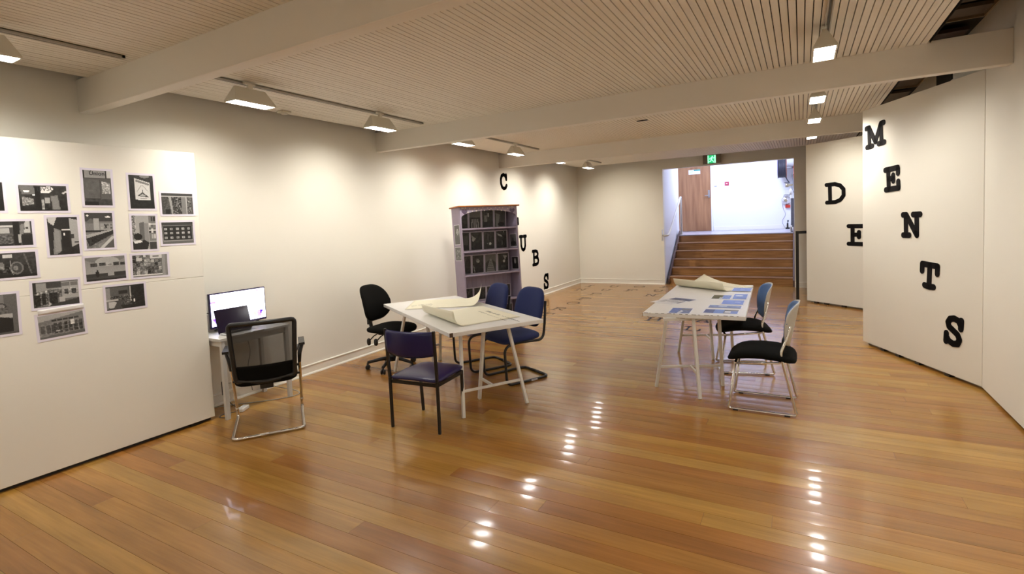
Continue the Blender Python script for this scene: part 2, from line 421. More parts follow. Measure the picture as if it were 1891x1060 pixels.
skirt('baseboard_far', (XL, YF, 0), (OX0, YF, 0), (0, -1, 0))
skirt('baseboard_right', (OX1, YF, 0), (XR, YF, 0), (0, -1, 0))

# ------------------------------------------------------------------ stair and lobby
ZL = 1.10; RISE = ZL/6; RUN = .245; Y0 = 12.36
SX0, SX1 = -2.72, -.17
st = empty('staircase', (-1.45, Y0, 0)); tag(st, 'wooden staircase of six steps up to the bright lobby', 'staircase')
for i in range(6):
    yy = i*RUN; z1 = (i+1)*RISE
    MB().bb(SX0+1.45, SX1+1.45, yy, yy+RUN+.02, 0, z1-.028).build('riser', stairw, st)
    MB().bb(SX0+1.45, SX1+1.45, yy-.022, yy+RUN, z1-.026, z1).build('tread', nosem if i < 5 else lobfl, st, bevel=.004)
for sx in (SX0-.04, SX1):
    pts = [(Y0-.06, 0), (Y0+6*RUN, 0), (Y0+6*RUN, ZL+.12), (Y0+6*RUN-.12, ZL+.1), (Y0-.06, .13)]
    MB().prism([(p[0]-Y0, p[1]) for p in pts], sx+1.45, sx+.04+1.45, fn=lambda a, b, z: (z, a, b)).build('stringer', stringm, st)
YT = Y0+5*RUN+.2
struct(MB().bb(-3.9, -.13, YT, 16.2, ZL-.12, ZL-.001), 'floor_lobby', lobfl)
struct(MB().bb(-2.95, -2.80, YF+.15, 13.95, 0, 3.9), 'wall_stair_left', lobbym)
struct(MB().bb(-3.9, -2.95, 13.80, 13.95, 0, 3.9), 'wall_lobby_front', lobbym)
struct(MB().bb(-3.52, -3.36, 13.95, 16.1, ZL, 3.9), 'wall_lobby_left', lobbym)
struct(MB().bb(-.13, .02, YF+.15, 16.2, 0, 3.9), 'wall_stair_right', lobbym)
mb = MB().bb(-3.9, -3.31, 16.1, 16.2, ZL, 3.9); mb.bb(-2.30, -.13, 16.1, 16.2, ZL, 3.9); mb.bb(-3.31, -2.30, 16.1, 16.2, ZL+2.06, 3.9); mb.bb(-3.31, -2.3, 16.17, 16.22, ZL, ZL+2.06)
struct(mb, 'wall_lobby_back', lobbym)
struct(MB().bb(-3.9, .02, YF+.15, 16.2, 3.82, 3.9), 'ceiling_lobby', lobbym)
struct(MB().bb(-2.24, -.14, 16.075, 16.1, ZL, ZL+.12), 'baseboard_lobby', skirtm, bevel=.004)
struct(MB().bb(-3.36, -3.335, 13.95, 16.1, ZL, ZL+.12), 'baseboard_lobby_left', skirtm, bevel=.004)
mb = MB().bb(-3.34, -3.305, 16.06, 16.11, ZL, ZL+2.08); mb.bb(-2.305, -2.26, 16.06, 16.11, ZL, ZL+2.08); mb.bb(-3.34, -2.26, 16.06, 16.11, ZL+2.05, ZL+2.09)
struct(mb, 'trim_8', lobbym)
dr = struct(MB().bb(-3.30, -2.31, 16.085, 16.13, ZL+.006, ZL+2.045), 'door_1', doorw)
mb = MB().bb(-2.385, -2.335, 16.072, 16.084, 2.08, 2.30); mb.tube([(-2.36, 16.078, 2.14), (-2.36, 16.03, 2.14), (-2.37, 16.02, 2.14), (-2.47, 16.02, 2.14)], .011)
mb.build('door_handle', chromed, dr)
sg = MB().bb(-2.92, -2.59, 16.078, 16.084, 2.79, 2.925).build('door_sign', whitep, dr)
MB().bb(-2.77, -2.59, 16.0755, 16.079, 2.885, 2.923).build('teal_band', tealm, sg)
mb = MB()
for k in range(4): mb.bb(-2.905, -2.80+.01*(k % 2), 16.0765, 16.079, 2.903-k*.026, 2.911-k*.026)
mb.build('print_lines', mat('pale print', lc=(.25, .42, .45), rough=.6), sg)
lf = empty('lobby_fill_batten', (-1.5, 14.6, 3.8)); tag(lf, 'unseen light batten added on the lobby ceiling above the stair', 'light')  # unseen fixture, added as a source for the bluish lobby light
MB().bb(-.62, .62, -.09, .09, -.03, .02).build('batten', whitepl, lf)
MB().bb(-.60, .60, -.075, .075, -.06, -.031).build('diffuser', mat('batten diffuser', lc=(.80, .86, 1), emis=14), lf)
ld = bpy.data.lights.new('lobby_light', 'AREA'); ld.shape = 'RECTANGLE'; ld.size = 1.9; ld.size_y = 1.4; ld.energy = LOBBY_W; ld.color = (.60, .68, 1.0)  # unseen area light added beside the batten; does most of the lobby lighting
lo = bpy.data.objects.new('lobby_light', ld); COL.objects.link(lo); lo.location = (-1.6, 14.4, 3.72); lo.rotation_euler = (.35, 0, 0)
# handrail
hr = empty('handrail', (-2.68, 13.63, ZL)); tag(hr, 'white tubular handrail with post, left side of the stair', 'handrail')
mb = MB(); path = rounded([(0, 0, 0), (0, 0, .96), (0, -.05, .965), (0, -1.42, .09), (0, -1.60, .06), (-.10, -1.66, .06)], .07)
mb.tube(path, .024).lathe([(.05, 0), (.05, .008)], 16)
mb.build('rail', whitet, hr)
MB().bb(-.12, -.10, -1.71, -1.61, -.06, .20).build('wall_bracket', whitet, hr)
hr = empty('handrail', (-.215, 14.5, ZL)); tag(hr, 'white looped handrail at the right edge of the stair opening', 'handrail')
MB().tube(rclosed([(.0, -.7, .03), (.0, .5, .03), (.0, .5, 1.0), (.0, -.7, 1.0)], .12), .026).build('rail', whitet, hr)
MB().bb(-.005, .055, -.35, .3, .1, .8).build('infill_panel', mat('dark mesh infill', lc=(.12, .12, .14), rough=.5, var=.5, vscale=40), hr)
# hose reel on the right lobby wall
re = empty('hose_reel', (-.14, 15.75, 2.75)); tag(re, 'fire hose reel with black hose high on the lobby wall', 'hose reel')
MB().lathe([(.05, -.40), (.275, -.405), (.275, -.395), (.05, -.39)], 28, axis='X').build('flange', mat('purple grey flange', lc=(.12, .07, .22), rough=.4), re)
MB().lathe([(.05, -.20), (.265, -.205), (.265, -.19), (.05, -.19)], 28, axis='X').build('flange', mat('rust flange', lc=(.30, .13, .10), rough=.4), re)
mb = MB()
for k in range(6):
    mb.tube([(-.385+k*.032, math.cos(a)*.245, math.sin(a)*.245) for a in [2*PI*i/28 for i in range(28)]], .016, 8, closed=True)
mb.lathe([(.23, -.39), (.23, -.2)], 24, axis='X'); mb.tube(rounded([(-.22, -.02, -.24), (-.18, -.05, -.33), (-.14, -.05, -.40)], .05), .014)
mb.build('hose', mat('dark hose', lc=(.035, .035, .05), rough=.35), re)
MB().tube([(-.41, 0, 0), (0, 0, 0)], .03).bb(-.03, 0, -.05, .05, -.3, .1).build('bracket', chromed, re)
vv = empty('hose_valve', (-.14, 15.75, 2.28)); tag(vv, 'brass and steel hose valve with lever under the reel', 'valve')
MB().tube(rounded([(-.02, 0, .35), (-.07, 0, .25), (-.07, 0, -.12), (-.02, 0, -.2)], .04), .018).build('pipe', chromed, vv)
MB().tube([(-.20, 0, 0), (-.05, 0, 0)], .028, 10).lathe([(.04, -.05), (.04, .05)], 12, (-.19, 0, 0)).build('valve_body', mat('brass', lc=(.42, .35, .22), rough=.35, metal=.8), vv)
MB().bb(-.25, -.12, -.01, .01, .065, .08).build('lever', blackp, vv)
tag(MB().bb(-.165, -.135, 14.9, 15.15, 2.42, 2.74).build('alarm_box', redm, bevel=.005), 'flat red alarm box beside the hose reel', 'box')
tag(MB().bb(-.40, -.25, 16.05, 16.098, 2.04, 2.16).build('junction_box', whitepl, bevel=.006), 'small white junction box on lobby back wall', 'box')
bl = empty('alarm_bell', (-.36, 16.05, 1.88)); tag(bl, 'round chrome alarm bell low on the lobby wall', 'bell')
MB().lathe([(.12, .045), (.118, .0), (.09, -.035), (.03, -.05)], 20, axis='Y').build('gong', chrome, bl)
MB().bb(-.02, .10, -.01, .045, -.20, -.125).build('horn', redm, bl)
cd_ = MB().tube(rounded([(-.40, 16.09, 2.05), (-.46, 16.09, 1.9), (-.44, 16.09, 1.65), (-.36, 16.09, 1.5), (-.48, 16.09, 1.32), (-.40, 16.06, 1.13)], .08), .0045, 6).build('wall_cord', mat('lilac cord', lc=(.25, .22, .3)))
tag(cd_, 'thin cord hanging down lobby wall to the floor', 'cord')
cl = empty('plug_adapter', (-.33, 15.98, ZL)); tag(cl, 'black plug adapter standing on lobby floor under the cord', 'adapter')
MB().bb(-.05, .05, -.03, .03, 0, .04).bb(-.02, .02, -.02, .02, .04, .16).bb(-.01, .03, -.02, .02, .2, .24).tube([(0, 0, .15), (.01, 0, .21)], .01).build('adapter_body', blackp, cl)
sq = MB().bb(-1.925, -1.812, 16.085, 16.1, 2.395, 2.505).build('fire_call_point', mat('crimson plastic', lc=(.42, .05, .10), rough=.4), bevel=.004)
tag(sq, 'small square red call point on lobby wall', 'call point')
MB().bb(-1.89, -1.85, 16.081, 16.087, 2.44, 2.465).build('marking', whitepl, sq)
sw = MB().bb(-2.21, -2.14, 16.085, 16.1, 2.385, 2.41).build('light_switch', mat('switch grey', lc=(.4, .4, .5), rough=.4)); tag(sw, 'tiny grey switch beside the wooden lobby door', 'switch')
MB().tube([(-3.345, 15.2, ZL+.13), (-3.345, 15.2, 3.8)], .012, 8).bb(-3.36, -3.33, 15.17, 15.23, 2.36, 2.42).build('conduit', whitepl)
tag(bpy.data.objects['conduit'], 'white conduit running up the lobby left wall', 'conduit')
# exit sign hanging in front of the lintel
ex = empty('exit_sign', (-1.70, 12.10, 2.71)); tag(ex, 'green running man exit sign on a brown plate above stair opening', 'sign')
MB().bb(-.188, .188, -.015, .03, 0, .20).build('plate', bronze, ex, bevel=.003)
MB().bb(-.192, .192, -.03, .08, .195, .245).build('header', blackp, ex, bevel=.004)
g = MB().bb(-.085, .082, -.021, -.0155, .01, .185).build('green_panel', greenm, ex)
def capsule(mb, a, b, r, y=-.0245, th=.003):
    a = Vector(a); b = Vector(b); d = (b-a); L = d.length or 1e-6; t = math.atan2(d.y, d.x); pts = []
    for k in range(9): an = t+PI/2+PI*k/8; pts.append((a.x+r*math.cos(an), a.y+r*math.sin(an)))
    for k in range(9): an = t-PI/2+PI*k/8; pts.append((b.x+r*math.cos(an), b.y+r*math.sin(an)))
    mb.prism(pts, y, y+th, fn=lambda p, q, z: (p, z, q))
mb = MB()
for a, b, r in (((.012, .155), (.0121, .155), .013), ((.0, .13), (-.012, .09), .014), ((.0, .132), (.035, .118), .006), ((.035, .118), (.048, .135), .006), ((-.005, .13), (-.04, .118), .006), ((-.04, .118), (-.045, .095), .006), ((-.012, .088), (.02, .065), .008), ((.02, .065), (.035, .03), .008), ((-.012, .088), (-.022, .055), .008), ((-.022, .055), (-.055, .045), .008)):
    capsule(mb, a, b, r)
mb.bb(-.085, -.066, -.0245, -.0215, .012, .183).bb(.052, .08, -.0245, -.0215, .012, .183).build('running_figure', paleg, g)

# ------------------------------------------------------------------ display panels
dp = empty('display_panel', (-4.575, 2.584, 0), math.atan2(2.584-1.178, -4.575+4.62))
tag(dp, 'white display panel on the left covered with black and white photographs', 'panel')
dp.rotation_euler.z = math.atan2(1.406, .045)   # local +x runs along the panel towards its right-hand end
MB().bb(-3.4, 0, 0, .09, .028, 1.283).build('lower_board', panelm, dp, bevel=.003)
MB().bb(-3.4, 0, 0, .09, 1.2845, 2.357).build('upper_board', panelm, dp, bevel=.003)
for x in (-3.2, -1.7, -.15): MB().bb(x-.05, x+.05, .01, .08, 0, .028).build('foot_block', darkm, dp)
MB().bb(-3.38, -.02, .035, .06, .0, .03).build('base_strip', blackp, dp)  # black strip in the floor gap, put in for the dark shadow there
def wpanel(name, a, b, zt, label, ext=0, blocks=()):
    a = Vector((*a, 0)); b = Vector((*b, 0)); d = (b-a).normalized(); L = (b-a).length+ext
    e = empty(name, a, math.atan2(d.y, d.x)); tag(e, label, 'panel')
    MB().bb(0, L, 0, .075, .03, zt).build('board', panelm, e, bevel=.002)
    MB().bb(.02, L-.02, .055, .07, 0, .03).build('base_strip', trackm, e)
    for x in blocks: MB().bb(x-.03, x+.03, .005, .06, 0, .03).build('foot_block', blackp, e)
    return e
A1, B1 = (.632, 7.342), (1.353, 5.811); A2, B2 = (.075, 10.334), (.838, 9.696)
pn = wpanel('wall_panel', A1, B1, 2.748, 'tall white angled panel carrying letters M E N T S', .006, (.35, .6, .9, 1.3))
pf = wpanel('wall_panel', A2, B2, 2.73, 'farther white angled panel carrying letters D and E', .55, (.16, .35, .66))

# ------------------------------------------------------------------ letters
G = {
 'I': [[(.2, 0), (.8, 0)], [(.2, 1), (.8, 1)], [(.5, 0), (.5, 1)]],
 'M': [[(0, 1), (.17, 1)], [(0, 0), (.32, 0)], [(.16, 0), (.16, 1), (.5, .16), (.84, 1), (.84, 0)], [(.84, 1), (1, 1)], [(.68, 0), (1, 0)]],
 'E': [[(0, 1), (1, 1), (1, .72)], [(0, 0), (1, 0), (1, .32)], [(.24, 0), (.24, 1)], [(.24, .52), (.62, .52)], [(.62, .38), (.62, .67)]],
 'F': [[(0, 1), (1, 1), (1, .72)], [(0, 0), (.5, 0)], [(.24, 0), (.24, 1)], [(.24, .52), (.62, .52)], [(.62, .38), (.62, .67)]],
 'N': [[(0, 0), (.36, 0)], [(.17, 0), (.17, .95)], [(0, 1), (.2, 1), (.8, 0), (.8, 1)], [(.6, 1), (1, 1)]],
 'T': [[(0, .66), (0, 1), (1, 1), (1, .66)], [(.5, 1), (.5, 0)], [(.2, .03), (.5, 0), (.8, .03)]],
 'S': [[(1, .68), (1, 1)], [(1, .78), (.8, .96), (.5, 1), (.2, .93), (.06, .77), (.15, .62), (.45, .53), (.8, .42), (.96, .25), (.85, .06), (.52, 0), (.2, .06), (0, .22)], [(0, 0), (0, .32)]],
 'D': [[(0, 0), (.5, 0), (.8, .1), (1, .33), (1, .67), (.8, .9), (.5, 1), (0, 1)], [(.2, 0), (.2, 1)]],
 'C': [[(.98, .68), (.98, 1)], [(.98, .76), (.78, .95), (.5, 1), (.2, .9), (.03, .66), (.03, .34), (.2, .1), (.5, 0), (.8, .06), (1, .24)]],
 'U': [[(0, 1), (.4, 1)], [(.62, 1), (1, 1)], [(.18, 1), (.18, .3), (.3, .08), (.5, 0), (.7, .08), (.82, .3), (.82, 1)]],
 'B': [[(0, 0), (.6, 0), (.9, .07), (1, .26), (.9, .45), (.6, .53), (.2, .53)], [(.6, .53), (.85, .6), (.93, .77), (.82, .94), (.55, 1), (0, 1)], [(.2, 0), (.2, 1)]],
 'L': [[(0, 1), (.55, 1)], [(0, 0), (1, 0), (1, .38)], [(.27, 0), (.27, 1)]],
 'O': [[(.5+.5*math.cos(2*PI*k/20), .5+.5*math.sin(2*PI*k/20)) for k in range(21)]],
 'R': [[(0, 0), (.4, 0)], [(.18, 0), (.18, 1)], [(0, 1), (.6, 1), (.85, .92), (.92, .75), (.85, .58), (.6, .5), (.18, .5)], [(.5, .5), (.78, .08), (.86, 0), (1, 0)]],
 'P': [[(0, 0), (.45, 0)], [(.18, 0), (.18, 1)], [(0, 1), (.65, 1), (.9, .92), (1, .74), (.9, .56), (.65, .48), (.18, .48)]],
 'H': [[(0, 0), (.36, 0)], [(0, 1), (.36, 1)], [(.64, 0), (1, 0)], [(.64, 1), (1, 1)], [(.18, 0), (.18, 1)], [(.82, 0), (.82, 1)], [(.18, .5), (.82, .5)]],
 'A': [[(0, 0), (.34, 0)], [(.66, 0), (1, 0)], [(.16, 0), (.46, 1), (.54, 1), (.84, 0)], [(.28, .36), (.72, .36)], [(.3, 1), (.5, 1)]],
}
def glyph(ch, w, h, t, th):
    mb = MB()
    for st_ in G[ch]:
        p = [Vector((t-w/2+(w-2*t)*a, t-h/2+(h-2*t)*b)) for a, b in st_]
        for a, b in zip(p, p[1:]):
            d = b-a; an = math.atan2(d.y, d.x); pts = []
            for k in range(7): q = an+PI/2+PI*k/6; pts.append((a.x+t*math.cos(q), a.y+t*math.sin(q)))
            for k in range(7): q = an-PI/2+PI*k/6; pts.append((b.x+t*math.cos(q), b.y+t*math.sin(q)))
            mb.prism(pts, 0, th)
    return mb
def wall_letter(ch, org, ang, u, z, w, h, label, roll=0, off=.0015, group=None):
    # wall frame: x along the wall (seen left to right), y up, z out of the wall
    d = Vector((math.cos(ang), math.sin(ang), 0)); n = Vector((d.y, -d.x, 0))
    M = Matrix((d, Vector((0, 0, 1)), n)).transposed().to_4x4() @ Matrix.Rotation(roll, 4, 'Z')
    M.translation = Vector((*org, 0))+d*u+n*off+Vector((0, 0, z))
    o = glyph(ch, w, h, .030 if h < .33 else .033, .004).build('letter_'+ch.lower(), letm, mtx=M); tag(o, label, 'letter', group); return o
an1 = math.atan2(B1[1]-A1[1], B1[0]-A1[0]); an2 = math.atan2(B2[1]-A2[1], B2[0]-A2[0])
for ch, u, z, w, h, rl in (('M', .237, 2.432, .37, .275, .06), ('E', .52, 1.922, .265, .275, .05), ('N', .826, 1.430, .31, .27, .02), ('T', 1.078, .933, .262, .275, -.05), ('S', 1.385, .452, .222, .30, -.08)):
    wall_letter(ch, A1, an1, u, z, w, h, 'black typewriter letter %s on the near angled panel' % ch, rl, group='letters on the near angled panel')
wall_letter('D', A2, an2, .535, 1.873, .36, .36, 'black typewriter letter D on the farther angled panel', .02, group='letters on the farther angled panel')
wall_letter('E', A2, an2, .90, 1.188, .34, .35, 'black letter E on the farther panel, cut off by the near panel', group='letters on the farther angled panel')
for ch, yy, z, w, h in (('C', 8.50, 2.40, .28, .33), ('L', 8.865, 1.72, .33, .33), ('U', 9.18, 1.19, .33, .34), ('B', 9.71, .85, .32, .35), ('S', 10.18, .285, .25, .36)):
    lb = {'L': 'black letter L half hidden behind the lilac bookcase', 'C': 'black letter C high on left wall above the lilac bookcase'}.get(ch, 'black typewriter letter %s on the left wall beside bookcase' % ch)
    wall_letter(ch, (XL, 0), PI/2, yy, z, w, h, lb, group='letters on the left wall')
for i, (ch, x, y, lb) in enumerate((('R', -3.90, 8.58, 'thin grey floor letter R right of the blue chair back'), ('T', -3.90, 8.0, 'thin grey floor letter T half hidden by the blue chair back'),
        ('I', -4.46, 11.63, 'thin grey floor letter I in the far corner by skirting'), ('N', -4.44, 11.03, 'thin grey floor letter N nearest the left wall'),
        ('P', -3.88, 10.43, 'thin grey floor letter P, farther of the two Ps'), ('P', -3.88, 9.80, 'thin grey floor letter P, nearer of the two Ps, beside O'),
        ('O', -3.89, 9.22, 'thin grey floor letter O between P and R'), ('U', -3.87, 11.66, 'thin grey floor letter U in farthest row by the skirting'),
        ('O', -3.28, 11.73, 'thin grey floor letter O in farthest row by the skirting'), ('F', -2.68, 11.78, 'thin grey floor letter F at the foot of the stair'),
        ('U', -3.87, 11.07, 'thin grey floor letter U right of the N nearest the left wall'), ('F', -3.31, 11.12, 'thin grey floor letter F in the second row'),
        ('U', -2.72, 11.17, 'thin grey floor letter U in second row near stair'), ('N', -2.71, 10.54, 'thin grey floor letter N beyond the photo strewn table'))):
    o = glyph(ch, .25, .28, .009, .0006).build('letter_'+ch.lower(), fletm, loc=(x, y, .0009)); tag(o, lb, 'letter', 'thin letters on the floor')
for ch, x, y, w, lb in (('H', -2.04, 8.09, .27, 'bold grey floor letter H left of the photo strewn table'), ('A', -1.32, 8.19, .27, 'bold grey floor letter A seen under photo strewn table'), ('L', -1.38, 7.58, .26, 'bold grey floor letter L seen between the trestle legs')):
    o = glyph(ch, w, .28, .015, .0006).build('letter_'+ch.lower(), fletm, loc=(x, y, .0009)); tag(o, lb, 'letter', 'bold letters on the floor')

# ------------------------------------------------------------------ printed photographs (painted raster, one quad per grain)
def noise2(ny, nx, s):
    gy, gx = max(2, int(ny/s)+2), max(2, int(nx/s)+2); g_ = rng.rand(gy, gx)
    yy = np.linspace(0, gy-1.001, ny); xx = np.linspace(0, gx-1.001, nx)
    y0 = yy.astype(int); x0 = xx.astype(int); fy = (yy-y0)[:, None]; fx = (xx-x0)[None, :]
    a = g_[y0][:, x0]; b = g_[y0][:, x0+1]; c = g_[y0+1][:, x0]; d = g_[y0+1][:, x0+1]
    return (a*(1-fx)+b*fx)*(1-fy)+(c*(1-fx)+d*fx)*fy
def paint(nx, ny, ops, tint=None):
    # ops in unit picture coordinates, x right, y down, greys 0..255 (or rgb)
    X, Y = np.meshgrid((np.arange(nx)+.5)/nx, (np.arange(ny)+.5)/ny)
    im = np.zeros((ny, nx, 3))
    def put(mask, g_):
        c = np.array(g_ if isinstance(g_, tuple) else (g_, g_, g_), float); im[mask] = c
    for op in ops:
        k = op[0]
        if k == 'bg': im[:] = np.array(op[1] if isinstance(op[1], tuple) else (op[1],)*3, float)
        elif k == 'grad':
            a, b = op[1], op[2]; t = Y[..., None] if len(op) < 4 else X[..., None]; im[:] = a*(1-t)+b*t
        elif k == 'r': put((X >= op[1]) & (X < op[3]) & (Y >= op[2]) & (Y < op[4]), op[5])
        elif k == 'e': put(((X-op[1])/op[3])**2+((Y-op[2])/op[4])**2 < 1, op[5])
        elif k == 'p':
            pts = op[1]; ins = np.zeros(X.shape, bool); j = len(pts)-1
            for i in range(len(pts)):
                xi, yi = pts[i]; xj, yj = pts[j]
                if yi != yj: ins ^= ((yi > Y) != (yj > Y)) & (X < (xj-xi)*(Y-yi)/(yj-yi)+xi)
                j = i
            put(ins, op[2])
        elif k == 'l':
            (x0, y0), (x1, y1), wd, g_ = op[1], op[2], op[3], op[4]
            dx, dy = x1-x0, y1-y0; t = np.clip(((X-x0)*dx+(Y-y0)*dy)/(dx*dx+dy*dy+1e-9), 0, 1)
            put(np.hypot(X-x0-t*dx, Y-y0-t*dy) < wd, g_)
        elif k == 'n':   # clutter: rough noise over a region
            mk = (X >= op[1]) & (X < op[3]) & (Y >= op[2]) & (Y < op[4])
            nn = noise2(ny, nx, op[6] if len(op) > 6 else 1.6); im[mk] += ((nn-.5)*2*op[5])[mk][:, None]
        elif k == 'grid':
            x0, y0, x1, y1, cx, cy, fill = op[1:8]
            for a in range(cx):
                for b in range(cy):
                    u0, u1 = x0+(x1-x0)*(a+fill[0])/cx, x0+(x1-x0)*(a+1-fill[0])/cx; v0, v1 = y0+(y1-y0)*(b+fill[0])/cy, y0+(y1-y0)*(b+1-fill[0])/cy
                    g0 = fill[1]+rng.rand()*fill[2]; put((X >= u0) & (X < u1) & (Y >= v0) & (Y < v1), g0)
    im += (rng.rand(ny, nx, 1)-.5)*10
    if tint is not None: im = im*np.array(tint)
    im = np.clip(im, 3, 250)/255
    return np.where(im <= .04045, im/12.92, ((im+.055)/1.055)**2.4)
PAPER = (.72, .69, .80)
def print_mesh(name, w, h, mg, im, curl=None, th=.0007, paper=PAPER, m=None):
    # sheet in its own xy plane centred at the origin, facing +z
    ny, nx = im.shape[:2]
    xs_ = np.concatenate([[-w/2], np.linspace(-w/2+mg, w/2-mg, nx+1), [w/2]])
    ys_ = np.concatenate([[h/2], np.linspace(h/2-mg, -h/2+mg, ny+1), [-h/2]])
    NX, NY = len(xs_), len(ys_); cf = curl or (lambda x, y: 0)
    vs = [(x, y, th+cf(x, y)) for y in ys_ for x in xs_]
    fs = []; cols = []
    for j in range(NY-1):
        for i in range(NX-1):
            a = j*NX+i; fs.append((a, a+NX, a+NX+1, a+1))
            c = tuple(im[j-1, i-1]) if 0 < i < NX-2 and 0 < j < NY-2 else paper
            cols.append(c)
    o = len(vs); vs += [(x, y, cf(x, y)) for y in ys_ for x in xs_]
    for j in range(NY-1):
        for i in range(NX-1):
            a = o+j*NX+i; fs.append((a, a+1, a+NX+1, a+NX)); cols.append(paper)
    ring = [(0, i) for i in range(NX)]+[(j, NX-1) for j in range(1, NY)]+[(NY-1, i) for i in range(NX-2, -1, -1)]+[(j, 0) for j in range(NY-2, 0, -1)]
    for (j0, i0), (j1, i1) in zip(ring, ring[1:]+ring[:1]):
        a = j0*NX+i0; b = j1*NX+i1; fs.append((a, b, o+b, o+a)); cols.append(paper)
    me = bpy.data.meshes.new(name); me.from_pydata(vs, [], fs); me.update(); me.materials.append(m or printm)
    ca = me.color_attributes.new('ink', 'FLOAT_COLOR', 'CORNER')
    lt = np.zeros(len(fs), int); me.polygons.foreach_get('loop_total', lt)
    arr = np.ones((len(me.loops), 4), 'f'); arr[:, :3] = np.repeat(np.array(cols), lt, axis=0)
    ca.data.foreach_set('color', arr.ravel())
    ob = bpy.data.objects.new(name, me); COL.objects.link(ob); return ob

